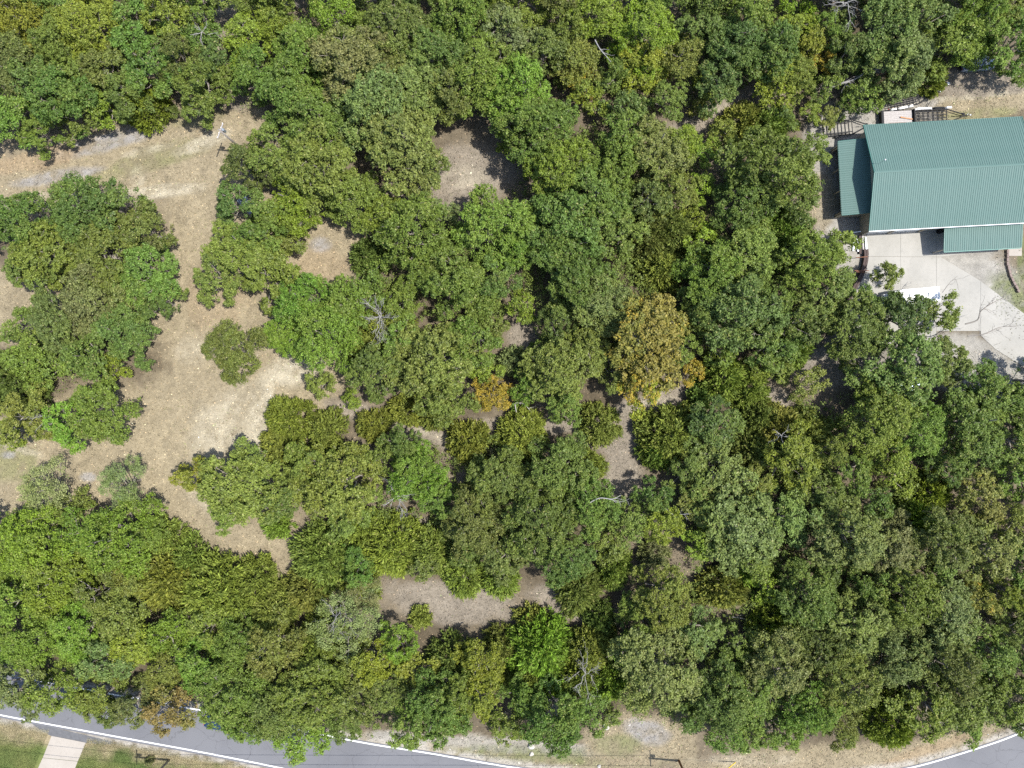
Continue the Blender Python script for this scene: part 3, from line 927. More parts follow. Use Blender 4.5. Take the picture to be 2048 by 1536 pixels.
# ------------------------------------------------------------------ every tree; the dark evergreen beside the sheltered straw patch is added for deep shade
LAND += [("the teal building's long roof", 1890, 345), ("the lean-to roof", 1705, 355), ("the boat trailers", 1800, 205), ("the white motorhome", 1830, 590),
         ("the concrete driveway", 1990, 640), ("the dry track", 180, 310), ("the utility pole in the clearing", 460, 280), ("the straw clearing", 400, 850),
         ("the leaf strewn glade", 880, 1200), ("the shaded glade", 940, 340), ("the short concrete drive", 130, 1500), ("the navy car on the road", 418, 1452),
         ("the stony verge", 1100, 1500), ("the bleached bare snag", 770, 620), ("the white forked snag", 1172, 1345), ("the fallen forked limb", 1045, 820),
         ("the bare patch of track", 1440, 222), ("the sheltered straw patch", 640, 500), ("the road bend below the dense wood", 1980, 1510)]
T = """
# north-west wood above the track
25 20 75 m Y | yellow green tree in the photo's upper left corner | the corner tree
20 120 82 o O
105 90 75 o M
178 52 82 m Y | yellowish olive crown near the photo's top edge, above the track | the yellowish olive crown
118 190 82 o O
212 140 72 o O
15 235 70 m B | bright green tree overhanging the shaded start of the track | the bright tree at the track's start
72 262 52 o M | small tree whose rounded tip reaches farthest down toward the track | the round tip above the track
262 55 66 o M
290 135 74 o O
350 110 62 o O
325 22 62 m Y
402 165 62 o M
140 225 58 o M
215 218 46 m V | lime tinted shrubby tree in the shade above the track | the lime shrub above the track
286 212 50 c V | yellow green feathery evergreen at the wood's edge above the track | the yellow feathery evergreen
392 205 54 o M
345 222 20 m D | small bluish green shrub beside the yellow feathery evergreen
250 185 55 o O
490 70 62 m Y
548 42 58 m Y | olive yellow tree by the bare pale patch near the top edge | the olive yellow tree
500 138 64 m M
435 118 46 o O
400 28 40 m M
70 150 65 o O
150 140 60 o M
395 75 45 o O
# top middle wood
600 112 84 o M
668 40 62 m V | lime bright tree near the top edge, left of the big dark oaks | the lime tree near the top edge
566 182 82 o M
705 125 98 o P
625 235 92 o M
745 205 98 o P | widest greyish green crown left of the shaded glade | the wide greyish crown
828 178 82 o P
800 285 104 o P
842 330 58 o O
770 130 66 o O
640 330 104 o M
588 392 84 o V | yellowish green tree directly above the sheltered straw patch | the yellowish tree above the straw patch
705 395 80 o M
578 478 40 o L
738 512 42 c K
490 330 66 o O
468 402 54 o O | dark tree hiding a pale blue grey car at the clearing's edge | the dark tree over the hidden car
540 300 74 o M
550 425 54 m L
795 58 86 o O
870 112 86 o O
928 38 76 o M
1012 58 72 o P
720 60 50 m B
965 150 88 o B
1035 175 82 o B | large bright crown just above the shaded glade | the bright crown above the shaded glade
905 175 70 o O
1075 255 92 o M
1120 335 92 o B
1030 275 40 m V
1130 55 58 m L
1085 100 60 o O
1155 120 58 m L
1190 28 62 m Y
1292 62 84 m V | tall lime yellow crown near the top edge above the golden bush | the tall lime crown
1280 120 55 m Y
1162 158 40 m G | golden yellow bush in the upper wood | the golden bush in the upper wood
1180 195 46 m V
1228 150 44 o O
1275 165 44 m Y | yellow tinged small tree between golden bush and orange spray | the yellow tinged sapling
1326 148 20 m G | small orange leaved spray in the upper wood | the orange spray
1340 195 54 o M
1255 215 50 o O
1362 110 52 m L
1398 52 58 o O
1435 165 62 o D
1480 88 82 o D
1420 172 36 m Y
1545 95 78 o O
1500 24 66 o M
1400 215 26 m L
1592 55 52 m Y
1622 95 54 m Y | yellowish tree above the trailers | the yellowish tree above the trailers
1655 62 50 m B
1648 118 36 m G | small orange gold tree in the wood above the trailers | the orange gold tree above the trailers
1560 160 54 m Y
1600 150 50 m L
1648 168 44 m L
1690 100 55 o O
1775 50 92 o P | pale greyish crown at the top edge, above the boat trailers | the pale crown above the boat trailers
1812 110 80 o P
1765 125 62 o O
1850 30 70 o P
1905 75 72 m B
1962 38 80 m B
2022 85 68 o M
2000 10 66 m M
1965 95 44 m M
1862 148 38 c C
1730 192 44 m M | leafy thicket tree touching the rear of the far boat trailer
1700 205 34 m M
1782 168 34 o P
1622 225 30 m Y | yellowish shrub beside the lean-to's gravel strip | the yellowish shrub
1655 232 28 m L
1570 225 40 m D
2040 130 40 m M
# grove at the photo's left
42 440 80 o O
150 415 84 o D | deep green crown reaching highest from the grove into the track | the grove's highest crown
225 420 74 o D
285 455 62 o O | dark crown pointing across the clearing toward the utility pole | the grove's pointed edge
90 500 88 o M
205 505 92 o M
285 545 76 o M
310 600 58 o O | dark rounded crown bulging into the straw clearing's narrow neck | the bulge at the clearing's neck
180 600 88 o P
62 540 66 o M
112 642 76 o P
240 655 78 o O
42 655 58 m L
178 708 68 o O
60 720 66 m L
100 730 48 m L | olive tree at the lower side of the left grove | the olive grove tree
215 728 40 m Y
18 765 62 c K
# clearing
198 822 84 o B | clean rounded green tree jutting into the straw clearing from the left | the clean rounded tree
130 845 62 o B
52 800 36 m M
32 832 62 m L
28 868 42 m Y
462 700 79 m O | lone round dark tree standing in the straw clearing | the lone round tree
478 500 82 o L | olive twiggy tree on the clearing's narrow neck | the olive neck tree
535 545 72 o L
430 560 58 o L
520 475 60 o M
600 600 84 m B
642 668 92 m B | large fresh green tree with layered rows of leaves by the bare snag | the layered fresh green tree
695 605 72 m B
565 665 50 m B
800 600 50 m M
742 545 44 m M
770 655 52 c C
760 740 74 o D | deep bluish green tree left of the orange gold tree | the bluish tree
868 722 96 o M
942 695 72 o M
880 790 70 o M
990 655 34 m L
800 680 60 o M
720 690 40 c C
986 788 52 m G | orange gold tree beside the fallen forked limb | the orange gold tree
965 735 42 m V
1050 780 45 m B
1045 615 42 m V | small yellow green tree beside a gap of bare ground | the small yellow green tree
1022 722 32 c S
1080 700 30 m B
640 770 36 m L | yellow tipped shrub at the clearing's inner end | the yellow tipped shrub
# middle
830 465 94 o M
765 425 62 m B
885 432 42 o P
985 455 92 o B | bright broad crown below the shaded glade | the bright crown below the glade
1025 500 56 o B
905 560 92 o O
860 520 56 o M
985 550 58 o O
960 610 46 o M
1130 445 92 o O
1185 395 94 o M
1120 490 78 o O
1160 565 88 o O
1195 605 82 o P
1115 640 58 o O
1240 470 64 o M
1225 330 80 o M
1315 300 84 o P | pale twiggy crown below the bare patch of track | the pale twiggy crown
1250 268 66 o M
1375 280 50 m Y
1412 300 38 m V | chartreuse bush beside the big dark oak near the lean-to | the chartreuse bush
1405 375 36 m V
1490 240 46 c C | feathery olive evergreen under the bare patch of track | the feathery evergreen by the track
1450 260 36 m L
1555 330 104 o O | big dark oak nearest the lean-to roof | the big dark oak
1495 400 76 o O
1600 400 66 o O
1632 300 44 m L
1535 255 50 c C
1345 460 54 c L
1385 435 38 m Y
1300 470 58 c K
1410 480 46 m V
1360 380 56 o M
1325 540 52 c C
1300 400 60 o O
1425 545 78 o M
1500 515 84 o L
1482 620 94 o O
1400 620 60 o M
1565 470 60 c M
1622 515 80 o L
1655 575 66 o M
1545 605 62 o M
1690 490 44 o L | leafy crown tip overhanging the timber retaining wall | the crown by the retaining wall
1600 640 70 o O
1545 690 64 o O
1655 640 46 o K
1120 740 88 o L
1175 700 56 o L
1295 680 104 o A | largest amber brown crown in the middle of the wood | the large amber crown
1280 625 56 o A
1288 765 62 o G | golden crown edge at the foot of the large amber crown | the golden crown edge
1388 742 32 m G | bright yellow sapling beside the large amber crown | the bright yellow sapling
1230 740 50 m M
1360 690 56 o L
1130 810 56 o L
1440 700 44 o M
1450 755 50 c C | olive evergreen beside the bright yellow sapling | the evergreen by the yellow sapling
1500 780 42 c C
1400 795 26 c K
1520 740 30 m V
1470 735 28 m V
1560 740 34 m L
# trees over the driveway
1720 655 80 o O
1815 636 70 o D | dark oak overhanging the white motorhome | the oak over the motorhome
1892 628 50 o L
1810 730 96 o P
1898 725 62 o O
1965 760 56 o O
1780 548 34 o K | thin leafy limb tip spreading over the pale concrete yard | the limb tip over the yard
1735 600 40 o O
2000 800 64 o M
1760 790 50 m M
1620 770 46 m L
1585 700 46 c K
# bushes along the middle path
578 838 54 c C | tall feathery evergreen on the inner edge of the straw clearing | the feathery evergreen on the clearing
562 895 42 c C
650 862 44 c C
935 882 44 c C | rounded feathery bush between two leafy paths | the rounded path bush
1045 872 54 c C
1200 850 44 c C | feathery bush below the golden crown edge
700 800 28 m V
1005 920 32 c S
1345 868 66 c C
1312 905 36 c K
1430 850 66 o D
1430 925 66 o P
1505 905 46 c K
1562 850 50 c C
1520 830 36 c K
1585 925 70 o Y | yellowish olive tree standing out in the dark right-hand wood | the amber olive tree
1500 965 58 o L
1620 870 50 c K
1660 900 55 o K
810 820 36 c C
870 830 36 c C
745 850 36 c C
1405 1000 56 m L
# right middle wood
1762 838 84 m B | fresh bright green crown below the driveway's shade | the fresh bright crown
1842 858 76 m B
1770 905 58 m B
1955 855 92 o O
2025 890 70 o M
2035 800 50 m M
1800 950 46 m V | yellow green crown below the fresh bright crown | the yellow green crown
1862 985 46 c V
1700 950 60 o K
1900 930 60 o O
1965 990 62 o R | brownish olive tree at the photo's right edge | the brownish tree at the edge
2038 960 46 m B
1650 985 56 o O
# lower middle
672 970 100 o L | broad olive crown at the lower corner of the clearing | the broad olive crown
620 940 70 o L
700 1020 66 o L
385 955 56 m Y | yellow leaved crown edge reaching into the straw clearing | the yellow crown edge
478 975 96 o L | wide olive tree bulging up into the straw clearing | the wide olive tree
555 1005 62 o M
450 1022 52 o L
500 925 56 o L
832 952 76 m B
800 890 50 m M
870 1000 50 m M
760 920 46 o M
1000 965 82 o O
1118 935 86 o M | mid green crown above a web of pale dead twigs | the crown with pale twigs
945 1050 82 o O
1080 1040 94 o O | broad dark oak flecked with white twigs in the lower middle | the twig flecked oak
1180 1010 78 o M
1130 1120 76 o O
1010 1108 64 o O
940 1108 48 o M
1260 1045 56 m L
1220 1090 44 m L
965 945 32 c C
1180 930 34 c C
1330 1050 50 m V | lime green sprays round two bare white sticks | the lime sprays
1400 1085 44 m V
1310 1000 54 o D
1480 1045 104 o P | broad greyish green crown right of the lime sprays | the broad greyish crown
1420 1010 56 o P
1560 1030 70 o P
1510 1110 58 o L
1380 950 56 o K
# evergreen thicket lower left
650 1112 76 c C | widest feathery evergreen beside the small straw gap | the widest evergreen
710 1135 52 m M
785 1095 72 c C
855 1100 50 c C
552 1052 28 c C
720 1060 50 c C
610 1180 48 c C
712 1165 46 c C
845 1130 40 m L
330 1165 78 c C
435 1185 82 c C
508 1166 50 c C
378 1122 46 c C
322 1075 42 c C
545 1220 58 c C
86 985 70 s S | pale sage tree standing at the clearing's lower left rim | the first sage tree
240 970 62 s S | pale sage tree beside the straw clearing's lower mouth | the second sage tree
130 1010 40 m M
686 1250 88 s S | grey sage tree with bare silvery limbs beside the leaf strewn glade | the silvery sage tree
640 1290 56 c C
720 1190 50 s S
# lower left wood
55 1085 82 m V
150 1065 60 m B
222 1085 90 m B | bright green crown below the second sage tree | the bright crown below the sage tree
290 1070 50 m M
100 1165 84 m V
28 1200 70 m B
182 1180 66 m M
260 1160 56 m L
60 1285 80 m B
150 1265 76 m V
238 1232 68 m L
205 1320 66 o P
268 1295 58 m V
335 1275 58 m V
25 1378 70 o P
112 1388 74 m B | bright green crown overhanging the road near the short drive | the bright crown over the road
190 1402 54 m L
262 1418 52 o P
335 1425 62 m R | reddish brown tinged crown hanging over the road | the reddish crown over the road
418 1250 66 o L
395 1335 74 m B
455 1388 84 m M
470 1280 58 m M
545 1300 68 m L
545 1428 80 m M
622 1390 86 o M
592 1470 66 m B | bright crown whose tip hangs farthest over the grey road | the crown tip over the road
490 1452 58 m M
700 1400 70 o M
745 1330 66 m Y
795 1290 50 m V
655 1345 60 m M
222 1428 36 o O
20 1120 50 m M
330 1345 52 m L
# lower middle wood
840 1237 21 c C | lone round bush in the leaf strewn glade | the lone round bush
902 1322 48 c K
960 1330 58 m Y
872 1430 84 o M
818 1455 62 o M | green crown hanging over the road's white edge line | the crown over the edge line
912 1405 76 m M
965 1395 56 m Y
1010 1292 40 c K
1080 1300 76 c V
1062 1240 28 c C
1180 1300 54 c C
1222 1360 50 c V
1110 1438 90 o O | dark crown standing above the stony verge | the dark crown on the verge
1050 1400 60 m M
1170 1425 58 m M
1155 1180 48 c K
1230 1140 40 c C
1002 1160 38 c C
925 1152 42 c C
1225 1440 25 m L | small shrub by the pale stones of the verge
1120 1360 50 c V
1060 1350 54 c C
1155 1350 52 c V
830 1340 46 m Y
770 1390 56 m M
690 1450 52 m M
1200 1240 36 c K
1310 1110 34 c S
# lower right wood
1330 1200 84 o L
1280 1235 50 m M
1320 1335 100 o P | broad greyish crown beside the dark gap above the verge | the broad crown by the dark gap
1395 1270 66 o P
1265 1320 46 m B
1450 1180 48 c C
1505 1130 48 c V
1535 1185 44 m V
1440 1400 80 o D
1500 1395 76 o M
1560 1330 86 o P
1622 1200 76 o M
1560 1250 54 c V
1485 1295 52 o O
1700 1075 98 o P
1640 1040 62 o P
1790 1105 78 o P
1900 1085 88 o O
1985 1105 70 o P
2032 1050 52 m L
1645 1290 76 o O
1720 1255 88 o P
1820 1190 80 o M
1900 1235 84 o P
1962 1200 50 m A | golden flecked tree in the lower right wood | the golden flecked tree
2025 1190 50 m Y
1800 1310 78 o P
1900 1330 84 o O
1990 1310 74 o O
1700 1370 84 o M
1785 1445 58 c V | yellowish feathery evergreen standing by the road verge | the evergreen by the verge
1622 1420 78 o M
1560 1465 62 m M
1590 1432 34 m V | lime yellow spray low in the lower right wood | the lime spray
1690 1465 54 m M
1855 1420 74 o M
1935 1400 74 m M
2012 1390 72 m M
1455 1470 52 m M
1385 1440 46 o D
1745 1165 56 o M
1580 1140 50 m M
1870 1150 50 o M
1870 1270 50 m V
2030 1260 52 m M
1500 1475 40 m M
1950 1455 44 m M
2040 1445 40 m M
1660 1140 50 o O
440 1430 48 m M
1008 1452 48 m M
1800 612 28 o L
1842 612 24 o O
1840 1040 50 c V
1750 1010 50 o O
1585 1370 50 o O
297 1524 9 c S | tiny pale shrub beside the lawn's utility pole
# beyond the frame's edges, where crowns reach into it
-10 -45 67 o O
85 -41 81 m M
180 -50 73 o Y
275 -42 60 m O
370 -40 58 o M
465 -50 75 m L
560 -47 83 o M
655 -62 59 m O
750 -45 74 o P
845 -55 69 m O
940 -46 82 o M
1035 -43 84 m B
1130 -41 66 o O
1225 -44 58 m P
1320 -58 83 o O
1415 -46 83 m O
1510 -46 64 o M
1605 -43 67 m V
1700 -47 78 o O
1795 -61 69 m O
1890 -40 77 o P
1985 -48 79 m M
2080 -50 74 o P
2097 760 65 o M
2097 855 75 m O
2098 950 62 o P
2099 1045 60 m O
2099 1140 69 o M
2096 1235 73 m P
2103 1330 69 o O
2103 1425 74 m M
-35 80 60 m O
-35 200 62 m M
-35 450 64 m O
-35 1060 63 m M
-35 1150 56 m V
-35 1240 57 m M
-35 1330 56 m B
"""
rows = []
for ln in T.strip().splitlines():
    if ln.startswith('#'): continue
    a = ln.split('|')
    f = a[0].split()
    rows.append([float(f[0]), float(f[1]), float(f[2]), f[3], f[4], a[1].strip() if len(a) > 1 else None, a[2].strip() if len(a) > 2 else None])
for r in rows:
    if r[6]: LAND.append((r[6], r[0], r[1]))
    if r[5]: USED[r[5]] = 1
for cx, cy, r, t, c, lab, mk in rows:
    if lab is None:
        lab = auto_label(r, c, t, cx, cy)
        if lab in USED: print("DUP", lab)
        USED[lab] = 1
    place_tree(cx, cy, r, t, c, lab)

# low growth under the trees: one mass nobody could count
UG = [(300, 130, 330, 130), (900, 100, 350, 130), (1500, 110, 380, 120), (1950, 80, 130, 60), (1200, 350, 180, 140), (1350, 480, 260, 150), (1200, 620, 250, 120),
      (850, 600, 160, 120), (1500, 650, 130, 100), (1750, 900, 330, 110), (1550, 1000, 250, 90), (1700, 1200, 400, 160), (1650, 1380, 400, 90), (150, 1200, 220, 170),
      (450, 1260, 300, 130), (650, 1380, 300, 80), (1100, 1350, 200, 80), (950, 1000, 300, 130), (800, 1080, 200, 60), (100, 830, 110, 80), (760, 620, 60, 60)]
gu = np.random.default_rng(77)
pts = []
for cx, cy, rx, ry in UG:
    n = int(rx * ry * .0115)
    a = gu.uniform(0, 6.283, n); q = np.sqrt(gu.random(n))
    pts.append(np.stack([cx + np.cos(a) * q * rx, cy + np.sin(a) * q * ry], 1))
pts = np.concatenate(pts)
x, y = (pts[:, 0] - 1024) * S, (768 - pts[:, 1]) * S
_, op, lw, d = ground_fields(x, y)
k = (op < .35) & (d > 6) & (NB.fbm(x * .12, y * .12, 3) > .36) & ~in_building(pts[:, 0], pts[:, 1])
x, y = x[k], y[k]
n = len(x)
rad = gu.uniform(.35, 1.0, n)
cen, rr, bb = [], [], []
for j in range(4):
    cen.append(np.stack([x + gu.normal(0, .5, n), y + gu.normal(0, .5, n), gu.uniform(.1, 2.6, n)], 1)); rr.append(rad * gu.uniform(.6, 1, n)); bb.append(NC(x * .15, y * .15) + gu.normal(0, .15, n))
q, rnd = leaves(np.concatenate(cen), np.concatenate(rr), 16, gu, .24, .55, bough=np.clip(np.concatenate(bb), 0, 1))
o = link(bpy.data.objects.new("undergrowth", np_mesh("undergrowth", q, np.arange(len(q)).reshape(-1, 4), M_LEAF, fattr=rnd)))
o.color = (.15, .20, .045, .04)
tag(o, "low green undergrowth beneath the trees", kind="stuff")


# dead trees and bare limbs
def snag(px, py, seed, H, spread, label, low=.45, nl=9, twig=6, zc=.75):
    p = P(px, py, H * zc)
    r = thing("dead_tree", label, "dead tree", (p.x, p.y, -.1), 0, "bleached dead trees")
    limbs, trunk = make_snag(seed, H, spread, low, nl, twig)
    link(bpy.data.objects.new("trunk", trunk), r)
    link(bpy.data.objects.new("limbs", limbs), r)


snag(765, 628, 5, 7.0, 2.9, "bleached bare snag with radiating silvery branches by the layered green tree", .5, 16, 8)
snag(1172, 1345, 9, 6.6, 2.9, "white forked snag with crooked limbs in the lower middle wood", .6, 8, 6)
snag(792, 985, 14, 7.2, 2.6, "thin bare grey snag beside the broad olive crown", .6, 6, 6)
snag(405, 72, 21, 7.0, 1.7, "small bare white snag by the pale gap near the top edge", .7, 5, 5)
snag(1690, 8, 25, 8.5, 2.6, "bare grey twigged snag at the top edge above the trailers", .7, 8, 6)
snag(92, 832, 31, 6.4, 1.8, "bare grey snag beside the clean rounded tree of the left grove", .7, 6, 6)
snag(1560, 180 + 690, 33, 6.6, 1.8, "slim bare snag between dark evergreens below the driveway", .7, 5, 5)
snag(672, 1245, 35, 7.4, 2.8, "silvery leafless snag standing inside the grey sage crown", .6, 8, 7)
snag(1345, 1030, 37, 7.0, 1.9, "pair of bare white sticks among the lime sprays", .8, 4, 4)
#snag(1170, 725, 39, 9.8, 1.7, "thin white dead twigs poking out beside the large amber crown", .85, 5, 5)


def limb(name, pts, r0, label, cat, mat, twigs, seed, group=None, r1=None):
    """one crooked limb with side twigs, given by points (px, py, z)"""
    g = np.random.default_rng(seed)
    main = np.array([tuple(P(*p)) for p in pts])
    main = np.array([main[0] + (main[-1] - main[0]) * 0, *main[1:]])
    cr = catmull([tuple(m) for m in main], 4)
    polys = [(cr, np.linspace(r0, r1 or r0 * .35, len(cr)))]
    for i in range(twigs):
        j = g.integers(max(1, len(cr) // 4), len(cr) - 1)
        d = unit(cr[min(j + 1, len(cr) - 1)] - cr[j - 1])
        e = unit(d + g.normal(0, .55, 3) * np.array([1, 1, .5]))
        L = g.uniform(.8, 2.2)
        p = wiggle(cr[j], cr[j] + e * L, g, 5, .1)
        polys.append((p, np.linspace(r0 * .38, .012, 5)))
        for k in range(3):
            e2 = unit(e + g.normal(0, .5, 3)); s = p[g.integers(1, 5)]
            polys.append((wiggle(s, s + e2 * L * g.uniform(.3, .6), g, 4, .1), np.linspace(r0 * .18, .008, 4)))
    v, f = tubes_np(polys, 5)
    o = link(bpy.data.objects.new(name, np_mesh(name, v, f, mat, smooth=True)))
    return tag(o, label, cat, group)


limb("fallen_limb", [(1030, 808, 2.2), (1034, 830, 1.9), (1042, 852, 1.4)], .10, "pale fallen forked limb beside the orange gold tree, longer prong", "branch", M_DEAD, 2, 3)
limb("fallen_limb", [(1031, 806, 2.3), (1048, 808, 2.0), (1064, 826, 1.6)], .09, "pale fallen forked limb beside the orange gold tree, curving prong", "branch", M_DEAD, 2, 4)
limb("dead_limb", [(1655, 178, 2.0), (1680, 168, 3.0), (1705, 160, 3.6), (1728, 150, 4.0), (1742, 146, 4.2)], .15, "long grey dead limb leaning toward the boat trailers", "branch", M_DEAD, 6, 5)
limb("bare_limb", [(1930, 648, 6.0), (1955, 640, 6.6), (1962, 622, 7.0), (1985, 606, 7.3), (2006, 596, 7.5)], .11, "dark bare limb reaching out over the concrete driveway", "branch", M_BARK, 10, 6, "bare limbs over the driveway")
limb("bare_limb", [(1935, 672, 6.0), (1968, 668, 6.6), (1998, 655, 7.0), (2022, 652, 7.2)], .09, "lower twiggy bare limb spreading over the concrete driveway", "branch", M_BARK, 12, 7, "bare limbs over the driveway")
limb("bare_limb", [(1885, 585, 6.0), (1900, 565, 6.4), (1915, 552, 6.6)], .05, "short bare twig rising past the white motorhome", "branch", M_BARK, 3, 8, "bare limbs over the driveway")
limb("fallen_limb", [(1340, 465, .8), (1358, 462, 1.0), (1372, 450, 1.2), (1378, 447, 1.2)], .12, "short grey log lying among bushes below the chartreuse bush", "branch", M_DEAD, 1, 9)
limb("dead_limb", [(1180, 1005, 9.2), (1200, 996, 9.6), (1225, 998, 9.8), (1242, 990, 10)], .09, "white dead limb on the twig flecked oak's edge", "branch", M_DEAD, 3, 10)
limb("dead_limb", [(1190, 80, 7.5), (1200, 98, 8.0), (1212, 112, 8.2), (1222, 124, 8.4)], .08, "white crooked dead limb above the golden bush", "branch", M_DEAD, 2, 11)
limb("fallen_limb", [(1450, 1232, .4), (1480, 1236, .5), (1500, 1240, .5), (1535, 1238, .4)], .12, "grey fallen trunk in the dark gap right of the broad crown", "branch", M_DEAD, 5, 12)


# ------------------------------------------------------------------ the teal roofed steel building
BO = P(1727, 250, 4.3); BO.z = 0
BRZ = R(3.07)
BM = Matrix.Translation(BO) @ Matrix.Rotation(BRZ, 4, 'Z')
bld = thing("metal_building", "long tan steel building with ribbed teal roof, lean-to and porch roof", "building", BO, BRZ)
BL, BW, ZE, ZR = 22.2, 14.86, 4.3, 6.5
YR = -7.3


def panel_mesh(name, u, a, b, w, nrib=3, rib=.042):
    """ribbed roof sheet: width w along unit vector u, running from a to b"""
    u, a, b = Vector(u), Vector(a), Vector(b)
    n = u.cross(b - a).normalized()
    if n.z < 0: n = -n
    prof = [(0, 0)]
    st = w / nrib
    for k in range(nrib):
        c = k * st + st * .5
        prof += [(c - .055, 0), (c - .022, rib), (c + .022, rib), (c + .055, 0)]
    prof += [(w - .004, 0)]
    m = len(prof)
    vs = [a + u * x + n * h for x, h in prof] + [b + u * x + n * h for x, h in prof]
    vs += [a - n * .02, a + u * (w - .004) - n * .02, b - n * .02, b + u * (w - .004) - n * .02]
    fs = [(i, i + 1, m + i + 1, m + i) for i in range(m - 1)]
    fs += [(2 * m, 2 * m + 2, 2 * m + 3, 2 * m + 1), (0, m, 2 * m + 2, 2 * m), (m - 1, 2 * m + 1, 2 * m + 3, 2 * m - 1)]
    me = bpy.data.meshes.new(name); me.from_pydata([tuple(v) for v in vs], [], fs)
    bm = bmesh.new(); bm.from_mesh(me); bmesh.ops.recalc_face_normals(bm, faces=bm.faces); bm.to_mesh(me); bm.free()
    me.materials.append(M_TEAL)
    return me


def lay_panels(me, parent, n, step, axis, name="roof_panel"):
    for i in range(n):
        o = link(bpy.data.objects.new(name, me), parent)
        o.location = (step * i, 0, 0) if axis == 'x' else (0, -step * i, 0)


NP = 24
pw = BL / NP
lay_panels(panel_mesh("roof_panel", (1, 0, 0), (0, 0, ZE), (0, YR + .02, ZR), pw), bld, NP, pw, 'x')
lay_panels(panel_mesh("roof_panel", (1, 0, 0), (0, -BW, ZE), (0, YR - .02, ZR), pw), bld, NP, pw, 'x')
sN, sS = (ZR - ZE) / -YR, (ZR - ZE) / (BW + YR)
mb = MB(); e = .16
mb.add([(-.03, YR + e, ZR - e * sN + .06), (-.03, YR, ZR + .075), (-.03, YR - e, ZR - e * sS + .06), (BL + .03, YR + e, ZR - e * sN + .06), (BL + .03, YR, ZR + .075), (BL + .03, YR - e, ZR - e * sS + .06),
        (-.03, YR + e, ZR - e * sN + .045), (-.03, YR - e, ZR - e * sS + .045), (BL + .03, YR + e, ZR - e * sN + .045), (BL + .03, YR - e, ZR - e * sS + .045)],
       [(0, 1, 4, 3), (1, 2, 5, 4), (0, 3, 8, 6), (2, 7, 9, 5), (0, 6, 7, 2, 1), (3, 4, 5, 9, 8)])
mb.build("ridge_cap", M_TEAL, bld)
for x in (-.035, BL + .035):
    mb = MB()
    mb.bar((x, .02, ZE - .04), (x, YR, ZR - .04), .05, .2); mb.bar((x, YR, ZR - .04), (x, -BW - .02, ZE - .04), .05, .2)
    mb.build("rake_trim", M_TRIM, bld)
MB().box(0, .0, ZE - .18, BL, .04, ZE - .03).build("eave_trim", M_TRIM, bld)
MB().box(0, -BW - .13, ZE - .17, BL, -BW - .012, ZE - .045).build("gutter", M_GUTTER, bld, bevel=.015)
W0, W1, WY0, WY1 = .95, BL - .35, -.4, -BW + .45
MB().box(W0, WY0 - .12, 0, W1, WY0, ZE - .05).build("wall", M_WALL, bld)
MB().box(W0, WY1, 0, W1, WY1 + .12, ZE - .02).build("wall", M_WALL, bld)
for x in (W0 + .001, W1 - .121):
    mb = MB(); prof = [(WY0 - .122, 0), (WY1 + .122, 0), (WY1 + .122, ZE + (BW - .6) * 0 + .02), (YR, ZR - .1), (WY0 - .122, ZE + .05)]
    vs = [(x, y, z) for y, z in prof] + [(x + .12, y, z) for y, z in prof]
    mb.add(vs, [(0, 1, 2, 3, 4), (9, 8, 7, 6, 5)] + [(i, 5 + i, 5 + (i + 1) % 5, (i + 1) % 5) for i in range(5)])
    mb.build("wall", M_WALL, bld)
for x0 in (1.3, 5.5):
    d = MB()
    for k in range(5): d.box(x0, WY1 - .05, .03 + k * .66, x0 + 3.7, WY1 - .005, .67 + k * .66)
    dr = d.build("garage_door", M_WHITE, bld, bevel=.012)
    MB().box(x0 + 1.7, WY1 - .08, .5, x0 + 2.0, WY1 - .052, .56).build("handle", M_BLACK, dr)
for x0 in (.9, 4.75, 9.2):
    MB().bar((x0 + .2, WY1 - .14, 0), (x0 + .2, WY1 - .14, ZE - .3), .2, .22).build("post", M_WALL, bld)
o = MB().tube([(.75, YR + 1.2, ZR - .4), (.75, YR + 1.2, ZR + 1.35)], .02, 6).build("antenna_mast", M_GALV, bld)
m2 = MB().tube([(.75, YR + 1.2, ZR + 1.3), (.75, YR + 1.2, ZR + 1.36), (.75, YR + 1.2, ZR + 1.46), (.75, YR + 1.2, ZR + 1.52)], [.05, .1, .1, .05], 10).build("antenna_head", M_WHITE, o, smooth=True)
# lean-to against the gable wall
LX0, LX1, LY0, LY1, LZ0, LZ1 = -3.05, .935, -1.69, -12.16, 3.0, 3.75
lt = MB()
prof = [(LX0 + .3, 0), (LX1, 0), (LX1, LZ1 - .1), (LX0 + .3, LZ0 - .04)]
for ya, yb in ((LY0 - .3, LY0 - .42), (LY1 + .42, LY1 + .3)):
    vs = [(x, ya, z) for x, z in prof] + [(x, yb, z) for x, z in prof]
    lt.add(vs, [(0, 1, 2, 3), (7, 6, 5, 4)] + [(i, 4 + i, 4 + (i + 1) % 4, (i + 1) % 4) for i in range(4)])
for y in np.linspace(LY0 - .6, LY1 + .6, 4): lt.bar((LX0 + .4, y, 0), (LX0 + .4, y, LZ0 - .06), .14)
lt.bar((LX0 + .4, LY0 - .43, LZ0 - .14), (LX0 + .4, LY1 + .43, LZ0 - .14), .08, .16)
lt = lt.build("lean_to", M_WALL, bld)
ln = 11; lw = (LY0 - LY1) / ln
lay_panels(panel_mesh("roof_panel", (0, -1, 0), (LX0, LY0, LZ0), (LX1, LY0, LZ1), lw), lt, ln, lw, 'y')
MB().box(LX0 - .04, LY1, LZ0 - .18, LX0 - .002, LY0, LZ0 - .035).build("eave_trim", M_TRIM, lt)
for y in (LY0 + .03, LY1 - .03):
    MB().bar((LX0, y, LZ0 - .05), (LX1, y, LZ1 - .05), .05, .16).build("rake_trim", M_TRIM, lt)
